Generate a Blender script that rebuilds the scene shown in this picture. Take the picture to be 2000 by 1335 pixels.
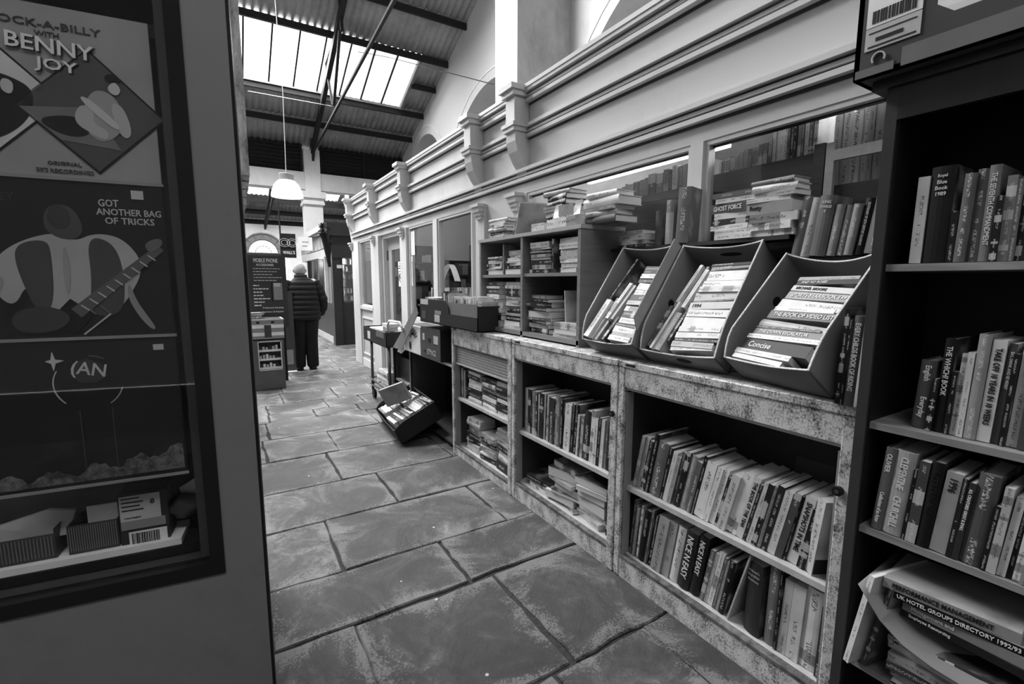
import bpy, bmesh, math, random
from mathutils import Vector, Matrix
R_ = math.radians
random.seed(7)
for o in list(bpy.data.objects): bpy.data.objects.remove(o)
scn = bpy.context.scene
COL = scn.collection

# ------------------------------------------------------------------ camera
YAW, PITCH, ROLL, FPX, CAMZ = R_(31.43), R_(-7.35), R_(0.11), 913.0, 1.4
def _axes():
    f = Vector((math.sin(YAW)*math.cos(PITCH), math.cos(YAW)*math.cos(PITCH), math.sin(PITCH)))
    r = Vector((math.cos(YAW), -math.sin(YAW), 0)); u = r.cross(f)
    return (math.cos(ROLL)*r+math.sin(ROLL)*u, -math.sin(ROLL)*r+math.cos(ROLL)*u, f)
AX = _axes(); CP = Vector((0, 0, CAMZ))
cd = bpy.data.cameras.new('camera'); cam = bpy.data.objects.new('camera', cd); COL.objects.link(cam)
cd.sensor_width = 36; cd.sensor_fit = 'HORIZONTAL'; cd.lens = FPX/2000*36; cd.clip_start = .05; cd.clip_end = 200
cam.matrix_world = Matrix(((AX[0][0], AX[1][0], -AX[2][0], 0), (AX[0][1], AX[1][1], -AX[2][1], 0),
                           (AX[0][2], AX[1][2], -AX[2][2], CAMZ), (0, 0, 0, 1)))
scn.camera = cam
def ray(px, py): return AX[0]*((px-1000)/FPX)-AX[1]*((py-667.5)/FPX)+AX[2]
def onx(px, py, x): d = ray(px, py); return CP+d*(x/d.x)
def ony(px, py, y): d = ray(px, py); return CP+d*(y/d.y)
def onz(px, py, z=0.): d = ray(px, py); return CP+d*((z-CAMZ)/d.z)

# ------------------------------------------------------------------ world, light, exposure
w = bpy.data.worlds.new('world'); scn.world = w; w.use_nodes = True
w.node_tree.nodes['Background'].inputs[0].default_value = (1, 1, 1, 1)
w.node_tree.nodes['Background'].inputs[1].default_value = 1.6
vs = scn.view_settings; vs.view_transform = 'Standard'; vs.look = 'None'; vs.gamma = 1; vs.use_curve_mapping = False
vs.exposure = 1.5
def area(name, loc, rot, sx, sy, power):
    l = bpy.data.lights.new(name, 'AREA'); l.shape = 'RECTANGLE'; l.size = sx; l.size_y = sy; l.energy = power
    o = bpy.data.objects.new(name, l); COL.objects.link(o); o.location = loc; o.rotation_euler = rot; return o
SL = math.atan(.4143)                                     # roof pitch
def roofz(y): return 6.833-.4143*(y-11.33) if y > 5 else 6.833-.4143*((10-y)-11.33)
area('skylight_daylight_north', (-.7, 12.35, roofz(12.25)+.25), (SL*-1, 0, 0), 6.6, 1.7, 650)
area('skylight_daylight_middle', (-1.0, 7.6, roofz(7.6)+.3), (SL*-1, 0, 0), 6.0, 1.6, 1000)
area('added_fill_south', (0.2, -2.3, roofz(-2.3)+.3), (SL, 0, 0), 8.2, 1.7, 85)  # added light behind the camera, brightens the kiosk panel and near shelves
def bulb(name, loc, power, r=.12):
    l = bpy.data.lights.new(name, 'POINT'); l.energy = power; l.shadow_soft_size = r; o = bpy.data.objects.new(name, l); COL.objects.link(o); o.location = loc
bulb('shop_fill_light', (2.9, 2.0, 2.45), 8); bulb('shop_fill_light_near', (2.9, .7, 2.45), 14); bulb('shop_fill_light_rear', (2.9, 4.6, 2.45), 9); bulb('shop_fill_light_end', (2.8, 6.9, 2.5), 4)  # unseen point lights added to brighten the shop interior behind the windows
area('hall_daylight_far', (1, 22, 6.5), (0, 0, 0), 8, 5, 550)

# ------------------------------------------------------------------ materials (all neutral grey: the photograph is monochrome)
MATS = {}
class N:
    def __init__(s, name):
        s.m = bpy.data.materials.new(name); s.m.use_nodes = True; s.t = s.m.node_tree
        s.b = s.t.nodes['Principled BSDF']; s.out = s.t.nodes['Material Output']
    def n(s, typ, **kw):
        x = s.t.nodes.new(typ)
        for k, v in kw.items():
            if k[0] == '_': x.inputs[k[1:].replace('_', ' ')].default_value = v
            else: setattr(x, k, v)
        return x
    def l(s, a, b): s.t.links.new(a, b)
    def ramp(s, src, stops):
        r = s.n('ShaderNodeValToRGB'); e = r.color_ramp.elements
        while len(e) < len(stops): e.new(.5)
        for i, (p, v) in enumerate(stops): e[i].position = p; e[i].color = (v, v, v, 1)
        s.l(src, r.inputs[0]); return r.outputs[0]
    def math(s, op, a, b=None):
        x = s.n('ShaderNodeMath', operation=op)
        for i, v in enumerate((a, b)):
            if v is None: continue
            if isinstance(v, (int, float)): x.inputs[i].default_value = v
            else: s.l(v, x.inputs[i])
        return x.outputs[0]
    def mix(s, f, a, b):
        x = s.n('ShaderNodeMixRGB')
        for i, v in enumerate((f, a, b)):
            if isinstance(v, (int, float)): x.inputs[i].default_value = v if i == 0 else (v, v, v, 1)
            else: s.l(v, x.inputs[i])
        return x.outputs[0]
    def bump(s, h, strength=.3, dist=.01):
        b = s.n('ShaderNodeBump', _Strength=strength, _Distance=dist); s.l(h, b.inputs['Height']); s.l(b.outputs[0], s.b.inputs['Normal'])
def rgb(v): return (v, v, v, 1)
def plain(name, v, rough=.6, metal=0., var=.12, scale=8., bump=0.):
    if name in MATS: return MATS[name]
    k = N(name); k.b.inputs['Roughness'].default_value = rough; k.b.inputs['Metallic'].default_value = metal; k.b.inputs['Specular IOR Level'].default_value = .22
    tc = k.n('ShaderNodeTexCoord'); no = k.n('ShaderNodeTexNoise', _Scale=scale, _Detail=5.)
    k.l(tc.outputs['Object'], no.inputs['Vector'])
    c = k.ramp(no.outputs[0], [(.25, v*(1-var)), (.75, min(1, v*(1+var)))]); k.l(c, k.b.inputs['Base Color'])
    if bump: k.bump(no.outputs[0], bump, .01)
    MATS[name] = k.m; return k.m
def worn(name, v, dark, scale, lo, hi, rough=.5, streak=1., bump=.1):
    k = N(name); k.b.inputs['Roughness'].default_value = rough
    tc = k.n('ShaderNodeTexCoord'); mp = k.n('ShaderNodeMapping'); mp.inputs['Scale'].default_value = (1, 1, streak)
    k.l(tc.outputs['Object'], mp.inputs[0])
    a = k.n('ShaderNodeTexNoise', _Scale=scale, _Detail=9., _Roughness=.75); b = k.n('ShaderNodeTexNoise', _Scale=scale*.12, _Detail=3.)
    k.l(mp.outputs[0], a.inputs[0]); k.l(mp.outputs[0], b.inputs[0])
    s = k.math('ADD', k.math('MULTIPLY', a.outputs[0], .68), k.math('MULTIPLY', b.outputs[0], .32))
    c = k.ramp(s, [(lo, dark), (hi, v)]); k.l(c, k.b.inputs['Base Color']); k.bump(a.outputs[0], bump, .004)
    MATS[name] = k.m; return k.m
def timber(name, v, var=.25, axis=(1, 12, 12), rough=.45):
    k = N(name); k.b.inputs['Roughness'].default_value = rough
    tc = k.n('ShaderNodeTexCoord'); mp = k.n('ShaderNodeMapping'); mp.inputs['Scale'].default_value = axis
    k.l(tc.outputs['Object'], mp.inputs[0]); a = k.n('ShaderNodeTexNoise', _Scale=4., _Detail=6., _Distortion=.6); k.l(mp.outputs[0], a.inputs[0])
    k.l(k.ramp(a.outputs[0], [(.3, v*(1-var)), (.7, v*(1+var))]), k.b.inputs['Base Color']); k.bump(a.outputs[0], .08, .003)
    MATS[name] = k.m; return k.m
def emis(name, v, strength):
    k = N(name); k.b.inputs['Base Color'].default_value = rgb(v); k.b.inputs['Emission Color'].default_value = rgb(1); k.b.inputs['Emission Strength'].default_value = strength
    MATS[name] = k.m; return k.m
def glass(name, refl=1., dirt=.0):
    k = N(name); t = k.n('ShaderNodeBsdfTransparent'); g = k.n('ShaderNodeBsdfGlossy', _Roughness=.02); ge = k.n('ShaderNodeNewGeometry'); dp = k.n('ShaderNodeVectorMath', operation='DOT_PRODUCT'); k.l(ge.outputs['Incoming'], dp.inputs[0]); k.l(ge.outputs['Normal'], dp.inputs[1])
    t.inputs[0].default_value = rgb(.93); mx = k.n('ShaderNodeMixShader')
    sch = k.math('ADD', k.math('MULTIPLY', k.math('POWER', k.math('SUBTRACT', 1., k.math('ABSOLUTE', dp.outputs['Value'])), 5.), .96), .04); fr = k.math('MULTIPLY', sch, refl)
    k.l(fr, mx.inputs[0]); k.l(t.outputs[0], mx.inputs[1]); k.l(g.outputs[0], mx.inputs[2]); last = mx.outputs[0]
    if dirt:
        d = k.n('ShaderNodeBsdfDiffuse'); d.inputs[0].default_value = rgb(.6); m2 = k.n('ShaderNodeMixShader'); no = k.n('ShaderNodeTexNoise', _Scale=3.)
        k.l(k.math('MULTIPLY', no.outputs[0], dirt), m2.inputs[0]); k.l(last, m2.inputs[1]); k.l(d.outputs[0], m2.inputs[2]); last = m2.outputs[0]
    k.l(last, k.out.inputs[0]); MATS[name] = k.m; return k.m
def spine_mat(v, ink, kind=0):
    """printed spine: rows of small unreadable lettering in word-like clumps"""
    key = 'spine_%g_%g_%d' % (v, ink, kind)
    if key in MATS: return MATS[key]
    k = N(key); k.b.inputs['Roughness'].default_value = .45; k.b.inputs['Specular IOR Level'].default_value = .25
    uv = k.n('ShaderNodeUVMap'); sp = k.n('ShaderNodeSeparateXYZ'); k.l(uv.outputs[0], sp.inputs[0]); oi = k.n('ShaderNodeObjectInfo')
    off = k.math('MULTIPLY', oi.outputs['Random'], 37.)
    u = k.math('ADD', sp.outputs[0], off); cb = k.n('ShaderNodeCombineXYZ')
    k.l(k.math('MULTIPLY', u, 6.5), cb.inputs[0]); k.l(k.math('MULTIPLY', sp.outputs[1], 1.6), cb.inputs[1]); k.l(off, cb.inputs[2])
    no = k.n('ShaderNodeTexNoise', _Scale=1.6, _Detail=1.); k.l(cb.outputs[0], no.inputs[0])
    glyph = k.math('GREATER_THAN', no.outputs[0], .52)
    band = k.math('LESS_THAN', k.math('ABSOLUTE', sp.outputs[1]), .34)
    c2 = k.n('ShaderNodeCombineXYZ'); k.l(k.math('MULTIPLY', u, .32), c2.inputs[0]); k.l(off, c2.inputs[1])
    wn = k.n('ShaderNodeTexNoise', _Scale=1.3, _Detail=1.); k.l(c2.outputs[0], wn.inputs[0]); word = k.math('GREATER_THAN', wn.outputs[0], .47)
    f = k.math('MULTIPLY', k.math('MULTIPLY', glyph, band), word)
    base = v
    bn = k.n('ShaderNodeTexNoise', _Scale=9., _Detail=4.); tc = k.n('ShaderNodeTexCoord'); k.l(tc.outputs['Object'], bn.inputs[0])
    basec = k.ramp(bn.outputs[0], [(.3, v*.8), (.7, min(.9, v*1.15))])
    if kind == 1:   # a block of another tone, as on many dust jackets
        blk = k.math('GREATER_THAN', wn.outputs[0], .58); basec = k.mix(blk, basec, ink*.6+v*.4)
    k.l(k.mix(k.math('MULTIPLY', f, .75), basec, ink), k.b.inputs['Base Color'])
    MATS[key] = k.m; return k.m
def cover_mat(v, ink):
    key = 'cover_%g_%g' % (v, ink)
    if key in MATS: return MATS[key]
    k = N(key); k.b.inputs['Roughness'].default_value = .45; k.b.inputs['Specular IOR Level'].default_value = .25
    tc = k.n('ShaderNodeTexCoord'); oi = k.n('ShaderNodeObjectInfo'); no = k.n('ShaderNodeTexNoise', noise_dimensions='4D', _Scale=11., _Detail=3.)
    k.l(tc.outputs['Object'], no.inputs['Vector']); k.l(k.math('MULTIPLY', oi.outputs['Random'], 50.), no.inputs['W'])
    k.l(k.ramp(no.outputs[0], [(.35, v), (.5, v*.85+.02), (.68, v*.55+ink*.45)]), k.b.inputs['Base Color']); MATS[key] = k.m; return k.m
def pages_mat(v=.7):
    key = 'pages%g' % v
    if key in MATS: return MATS[key]
    k = N(key); k.b.inputs['Roughness'].default_value = .9; uv = k.n('ShaderNodeUVMap'); sp = k.n('ShaderNodeSeparateXYZ'); k.l(uv.outputs[0], sp.inputs[0])
    c = k.n('ShaderNodeCombineXYZ'); k.l(sp.outputs[0], c.inputs[0]); no = k.n('ShaderNodeTexNoise', _Scale=1400., _Detail=1.); k.l(c.outputs[0], no.inputs[0])
    k.l(k.ramp(no.outputs[0], [(.3, v*.72), (.7, v)]), k.b.inputs['Base Color']); MATS[key] = k.m; return k.m

paint = worn('cream_paint', .56, .40, 1.1, .30, .52, .45, .35, .02)
paint_dk = plain('shop_joinery_paint', .40, .45, var=.06, scale=3)
shade_strip = plain('moulding_shadow_line_paint', .05, .6)
plaster = worn('lime_plaster', .66, .36, 1.6, .34, .56, .85, .5, .15)
plaster_white = worn('white_plaster', .74, .55, 1.2, .3, .5, .85, .5, .1)
rust = worn('rust_speckled_enamel', .66, .05, 150., .41, .535, .5, .8, .2)
rust_dk = worn('rusted_edge_steel', .20, .02, 26., .40, .62, .6, .3, .3)
slat_m = plain('tambour_slat', .28, .5, scale=30)
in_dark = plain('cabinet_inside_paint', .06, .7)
shelf_m = plain('worn_shelf_paint', .48, .6, var=.25, scale=14)
beech = timber('beech_laminate', .19, .14, (1, 1, 10)); beech_edge = timber('beech_edge', .36, .1)
oak = timber('shelf_timber', .22, .3, (9, 1, 9)); blackwood = timber('black_stained_wood', .009, .3, (8, 8, 1), .35)
dark_panel = timber('dark_stained_board', .022, .5, (1, 1, 14), .5)
card = plain('grey_cardboard', .20, .85, var=.16, scale=6, bump=.1); card_edge = plain('corrugated_card_edge', .55, .9, scale=160, var=.4)
card_dk = plain('black_printed_card', .022, .6, scale=6); card_mid = plain('brown_printed_card', .075, .7); card_wh = plain('white_card', .62, .7)
steel = plain('dark_roof_steel', .02, .85); steel_lt = plain('tube_steel', .12, .35, .6)
fibre = worn('corrugated_fibre_cement', .30, .17, 2.5, .35, .6, .9, 1., .1)
black = plain('matt_black', .012, .5); white = plain('matt_white', .75, .6); grey = plain('mid_grey', .25, .6); pale = plain('pale_grey', .48, .6); dgrey = plain('charcoal', .06, .6)
stall = worn('stall_grey_paint', .15, .11, 3., .3, .5, .5, 1., .05)
gloss_black = plain('gloss_black_frame', .012, .25)
pane = glass('window_glass', .8); pane_clean = glass('skylight_glass', .5, .05)
ink_w = plain('white_lettering', .7, .5); ink_b = plain('black_lettering', .015, .5); ink_g = plain('grey_lettering', .3, .5)

# ------------------------------------------------------------------ helpers
def NB(): return bmesh.new()
def quadbox(bm, x0, x1, y0, y1, z0, z1, M=None, mi=0):
    vs_ = [bm.verts.new((M @ Vector(p)) if M else p) for p in ((x0, y0, z0), (x1, y0, z0), (x1, y1, z0), (x0, y1, z0), (x0, y0, z1), (x1, y0, z1), (x1, y1, z1), (x0, y1, z1))]
    fs = []
    for f in ((0, 3, 2, 1), (4, 5, 6, 7), (0, 1, 5, 4), (1, 2, 6, 5), (2, 3, 7, 6), (3, 0, 4, 7)):
        fc = bm.faces.new([vs_[i] for i in f]); fc.material_index = mi; fs.append(fc)
    return fs
def link(name, me, mats, parent=None, smooth=False):
    for m in (mats if isinstance(mats, (list, tuple)) else [mats]): me.materials.append(m)
    if smooth:
        for p in me.polygons: p.use_smooth = True
    o = bpy.data.objects.new(name, me); COL.objects.link(o)
    if parent: o.parent = parent
    return o
def obj(name, bm, mats, parent=None, smooth=False, bevel=0):
    if bevel: bmesh.ops.bevel(bm, geom=[e for e in bm.edges], offset=bevel, segments=1, affect='EDGES')
    bmesh.ops.recalc_face_normals(bm, faces=bm.faces)
    me = bpy.data.meshes.new(name); bm.to_mesh(me); bm.free(); return link(name, me, mats, parent, smooth)
def bx(name, x0, x1, y0, y1, z0, z1, m, parent=None, bevel=0.):
    """box part; geometry kept relative to the parent (parent empties are unrotated unless given)"""
    bm = NB(); o = parent.location if parent and not parent.parent else Vector((0, 0, 0))
    x0, x1 = min(x0, x1), max(x0, x1); y0, y1 = min(y0, y1), max(y0, y1); z0, z1 = min(z0, z1), max(z0, z1)
    quadbox(bm, x0-o.x, x1-o.x, y0-o.y, y1-o.y, z0-o.z, z1-o.z)
    return obj(name, bm, m, parent, bevel=bevel)
def thing(name, label, cat, loc=(0, 0, 0), group=None, rot=None):
    o = bpy.data.objects.new(name, None); COL.objects.link(o); o.empty_display_size = .05; o.location = loc
    if rot: o.rotation_euler = rot
    o['label'] = label; o['category'] = cat
    if group: o['group'] = group
    return o
def tag(o, label, cat, group=None):
    o['label'] = label; o['category'] = cat
    if group: o['group'] = group
    return o
def struct(o): o['kind'] = 'structure'; return o
def tube(bm, pts, r, seg=8, mi=0):
    pts = [Vector(p) for p in pts]; rings = []
    for i, p in enumerate(pts):
        d = (pts[min(i+1, len(pts)-1)]-pts[max(i-1, 0)]).normalized(); a = Vector((0, 0, 1)) if abs(d.z) < .9 else Vector((1, 0, 0))
        u = d.cross(a).normalized(); v = d.cross(u); rr = r[i] if isinstance(r, (list, tuple)) else r
        rings.append([bm.verts.new(p+(u*math.cos(2*math.pi*k/seg)+v*math.sin(2*math.pi*k/seg))*rr) for k in range(seg)])
    for a, b in zip(rings, rings[1:]):
        for k in range(seg): f = bm.faces.new((a[k], a[(k+1) % seg], b[(k+1) % seg], b[k])); f.material_index = mi
    bm.faces.new(rings[0][::-1]); bm.faces.new(rings[-1])
def beam(bm, a, b, wd, hg=None):
    a, b = Vector(a), Vector(b); d = (b-a); L = d.length; q = d.to_track_quat('X', 'Z').to_matrix().to_4x4(); hg = hg or wd
    quadbox(bm, 0, L, -wd/2, wd/2, -hg/2, hg/2, Matrix.Translation(a) @ q)
def lathe(bm, prof, seg=24, c=(0, 0, 0), sx=1, sy=1):
    rings = []
    for r, z in prof: rings.append([bm.verts.new((c[0]+r*sx*math.cos(2*math.pi*k/seg), c[1]+r*sy*math.sin(2*math.pi*k/seg), c[2]+z)) for k in range(seg)])
    for a, b in zip(rings, rings[1:]):
        for k in range(seg): bm.faces.new((a[k], a[(k+1) % seg], b[(k+1) % seg], b[k]))
    return rings
def prism(bm, pts, off, mi=0):
    """closed outline pts (3D, planar) extruded by vector off"""
    off = Vector(off); a = [bm.verts.new(Vector(p)) for p in pts]; b = [bm.verts.new(Vector(p)+off) for p in pts]; n = len(pts)
    f = [bm.faces.new(a), bm.faces.new(b[::-1])]
    for i in range(n): f.append(bm.faces.new((a[i], b[i], b[(i+1) % n], a[(i+1) % n])))
    for x in f: x.material_index = mi
_tc = {}
def text_mesh(s):
    if s in _tc: return _tc[s]
    c = bpy.data.curves.new('t', 'FONT'); c.body = s; c.align_x = 'LEFT'; c.size = 1; c.extrude = .01; c.resolution_u = 2; c.offset = .012
    o = bpy.data.objects.new('t', c); COL.objects.link(o); dg = bpy.context.evaluated_depsgraph_get(); dg.update()
    me = bpy.data.meshes.new_from_object(o.evaluated_get(dg)); vsx = [v.co.copy() for v in me.vertices]; fs = [list(p.vertices) for p in me.polygons]
    bpy.data.objects.remove(o); bpy.data.curves.remove(c); bpy.data.meshes.remove(me)
    x0 = min(v.x for v in vsx); x1 = max(v.x for v in vsx); y0 = min(v.y for v in vsx); y1 = max(v.y for v in vsx)
    _tc[s] = ([((v.x-x0)/(x1-x0)-.5, (v.y-y0)/(y1-y0)-.5, v.z*100) for v in vsx], fs, (x1-x0)/(y1-y0)); return _tc[s]
def text(name, s, parent, center, dirv, upv, width, height, m, thick=.0006, keep=False):
    vv, fs, asp = text_mesh(s); dirv, upv, c = Vector(dirv).normalized(), Vector(upv).normalized(), Vector(center); nn = dirv.cross(upv)
    if keep:
        if width/height > asp: width = height*asp
        else: height = width/asp
    bm = NB(); bv = [bm.verts.new(c+dirv*(x*width)+upv*(y*height)+nn*(z*thick)) for x, y, z in vv]
    for f in fs:
        try: bm.faces.new([bv[i] for i in f])
        except ValueError: pass
    me = bpy.data.meshes.new(name); bm.to_mesh(me); bm.free(); return link(name, me, m, parent)
ORD = 'first second third fourth fifth sixth seventh eighth ninth tenth eleventh twelfth thirteenth fourteenth fifteenth sixteenth seventeenth eighteenth nineteenth twentieth'.split()
TENS = {20: 'twenty', 30: 'thirty'}
def ordn(i):
    if i <= 20: return ORD[i-1]
    if i == 30: return 'thirtieth'
    return TENS[i//10*10]+'-'+ORD[i % 10-1]
def tone_word(v): return 'black' if v < .03 else 'dark grey' if v < .1 else 'grey' if v < .26 else 'pale grey' if v < .45 else 'white'
KIND = {'P': ('paperback_book', 'paperback'), 'H': ('hardback_book', 'hardback'), 'M': ('magazine', 'booklet'), 'B': ('ring_binder', 'binder')}

# ------------------------------------------------------------------ books
def book_meshes(kind, t, h, d, v, ink, root, simple=False, sk=0):
    """local frame: spine at x=0 facing -X, thickness along Y, height along Z; centre of the bottom spine edge at the origin"""
    ct = .0028 if kind in 'HB' else .0014
    ins = .004 if kind in 'HB' else .0012
    seg = 5 if kind == 'H' else 1; bulge = min(.006, t*.16) if kind == 'H' else 0
    bm = NB(); uv = bm.loops.layers.uv.new('UVMap')
    ys = [(-t/2+t*i/seg) for i in range(seg+1)]
    prof = [(bulge-bulge*math.cos((y/t)*math.pi) if bulge else 0, y) for y in ys]
    outer = [(d, -t/2)]+prof+[(d, t/2)]
    n = len(outer)
    inner = [(d, -t/2+ct), (ct+bulge, -t/2+ct), (ct+bulge, t/2-ct), (d, t/2-ct)]
    O0 = [bm.verts.new((x, y, 0)) for x, y in outer]; O1 = [bm.verts.new((x, y, h)) for x, y in outer]
    I0 = [bm.verts.new((x, y, 0)) for x, y in inner]; I1 = [bm.verts.new((x, y, h)) for x, y in inner]
    for i in range(n-1):
        f = bm.faces.new((O0[i], O0[i+1], O1[i+1], O1[i])); sp = 1 <= i < n-2; f.material_index = 1 if sp else 0
        if sp:
            for lp in f.loops: lp[uv].uv = (lp.vert.co.z/t, lp.vert.co.y/(t/2))
    for i in range(3): bm.faces.new((I0[i+1], I0[i], I1[i], I1[i+1]))
    for A, B in ((O0, I0), (O1, I1)):
        bm.faces.new([A[0], B[0], B[1], A[1]]); bm.faces.new([A[-1], A[-2], B[2], B[3]])
        bm.faces.new([B[1], B[2]]+[A[i] for i in range(n-2, 0, -1)])
    bm.faces.new((O0[0], O1[0], I1[0], I0[0])); bm.faces.new((O0[-1], I0[3], I1[3], O1[-1]))
    v = min(.74, v*1.2) if v > .45 else v*1.15 if v > .2 else v*.55 if v < .06 else v
    mats = [cover_mat(v, ink), spine_mat(v, ink, sk), pages_mat()]
    pb = bm if simple else NB(); pu = uv if simple else pb.loops.layers.uv.new('UVMap')
    for f in quadbox(pb, ct+bulge+.0002, d-ins, -t/2+ct*1.05, t/2-ct*1.05, ins, h-ins, mi=2 if simple else 0):
        for lp in f.loops: lp[pu].uv = (lp.vert.co.y, lp.vert.co.z)
    if simple:
        return obj('x', bm, mats)
    c = obj('cover', bm, mats[:2], root)
    obj('pages', pb, mats[2], root)
    return c
NBOOK = [0]
def book(kind, t, h, d, v, loc, yaw=0., lean=0., label='', group=None, title=None, lying=False, flip=False, simple=False, ink=None, pitch=0., tfrac=.75, M=None):
    """lying: laid on its side with the spine facing -X; flip: pages outwards"""
    NBOOK[0] += 1
    ink = ink if ink is not None else (.6 if v < .3 else .03)
    sk = random.choice((0, 0, 1))
    nm = KIND[kind][0]
    if M is None:
        m = Matrix.Translation(Vector(loc)) @ Matrix.Rotation(yaw, 4, 'Z') @ Matrix.Rotation(pitch, 4, 'Y')
        if flip: m = m @ Matrix.Translation((d, 0, 0)) @ Matrix.Rotation(math.pi, 4, 'Z')
        if lying: m = m @ Matrix.Translation((0, -h/2, t/2)) @ Matrix.Rotation(-math.pi/2, 4, 'X')
        else: m = m @ Matrix.Rotation(lean, 4, 'X')
    else: m = M
    if simple:
        o = book_meshes(kind, t, h, d, v, ink, None, True, sk); o.name = nm; o.matrix_world = m; tag(o, label, 'book' if kind in 'PH' else ('magazine' if kind == 'M' else 'binder'), group); return o
    r = thing(nm, label, 'book' if kind in 'PH' else ('magazine' if kind == 'M' else 'binder'), group=group)
    r.matrix_world = m
    if title: v2 = v; sm = None
    c = book_meshes(kind, t, h, d, v, ink, r, False, sk)
    if title:
        c.data.materials[1] = plain('spine_plain_%g' % v, v*.6 if v < .06 else v, .5, var=.1, scale=20)
        m_ = ink_w if ink > .4 else (ink_g if ink > .15 else ink_b)
        if title[0] == '=':
            for i, q in enumerate(title[1:].split('|')):
                wq = min(t*.72, t*.17*text_mesh(q)[2]); text('title_lettering', q, c, (-.0012, 0, h*.93-t*.3*(i+.5)), (0, -1, 0), (0, 0, 1), wq, min(t*.2, wq/text_mesh(q)[2]*1.4), m_)
        else:
            lines = title.split('|'); n = len(lines)
            for i, q in enumerate(lines):
                hh = t*.5; L = min(h*tfrac/n, hh*text_mesh(q)[2]*.9); zc = h*.93-L/2-(h*.93/n)*i if n > 1 else (h*.92-L/2)
                text('title_lettering', q, c, (-.0012, 0, zc), (0, 0, -1), (0, -1, 0), L, min(hh, L/text_mesh(q)[2]*1.5), m_)
    return r

def row(place, group, x, z, y0, y1, items, dmax=.2, leans=0., simple=False, jit=.006, scale_t=None, xj=.012):
    """standing books from left (y0) to right (y1); items: (width, height cm, tone, kind[, title])"""
    tot = sum(i[0] for i in items)+.4*len(items); k = abs(y0-y1)/tot; y = y0
    for i, it in enumerate(items):
        wd = it[0]*k; h = it[1]/100.; v = it[2]; kind = it[3]; ttl = it[4] if len(it) > 4 else None
        ln = (leans[i] if isinstance(leans, (list, tuple)) else leans)
        ln = R_(ln+random.uniform(-1, 1)*(.6 if ln else .3)); t = wd*math.cos(ln)*.985
        d = min(dmax, h*(.72 if kind in 'PH' else .78))
        xx = x+random.uniform(0, xj)
        # lower corner touches the shelf
        lz = z+abs(math.sin(ln))*t/2+.0005
        yc = y-wd/2
        lb = '%s %s, %s from the left %s' % (tone_word(v), KIND[kind][1], ordn(i+1), place)
        if ttl and False: lb = '%s with lettered spine, %s from left %s' % (tone_word(v)+' '+KIND[kind][1], ordn(i+1), place)
        book(kind, t, h, d, v, (xx, yc, lz), 0, ln, lb, group, ttl, simple=simple, ink=it[5] if len(it) > 5 else None)
        y -= wd+.4*k
def pile(place, group, x, yc, z, items, simple=False, jit=.012, yawj=5., maxd=.2, tot=None):
    """lying books from bottom to top; items: (thickness mm, length cm, tone, kind[, title[, flip]])"""
    k = 1.
    if tot: k = tot*1000/sum(i[0] for i in items)
    n = len(items)
    for i, it in enumerate(items):
        t = it[0]*k/1000.; h = it[1]/100.; v = it[2]; kind = it[3]; ttl = it[4] if len(it) > 4 else None; fl = it[5] if len(it) > 5 else False
        d = min(maxd, h*.66); yj = R_(random.uniform(-yawj, yawj))
        pos = 'bottommost' if i == 0 else ('topmost' if i == n-1 else ordn(n-i)+' from the top')
        lb = '%s %s, %s %s' % (tone_word(v), KIND[kind][1], pos, place)
        book(kind, t-.0006, h, d, v, (x+random.uniform(0, jit), yc+random.uniform(-jit, jit)*1.1, z), yj, 0, lb, group, ttl, lying=True, flip=fl, simple=simple)
        z += t
    return z
def rnd_items(n, seed, tr, hr, tones=(.02, .05, .12, .25, .4, .55, .62), kinds='PH'):
    q = random.Random(seed); return [(q.uniform(*tr), q.uniform(*hr), q.choice(tones), q.choice(kinds)) for _ in range(n)]
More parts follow.
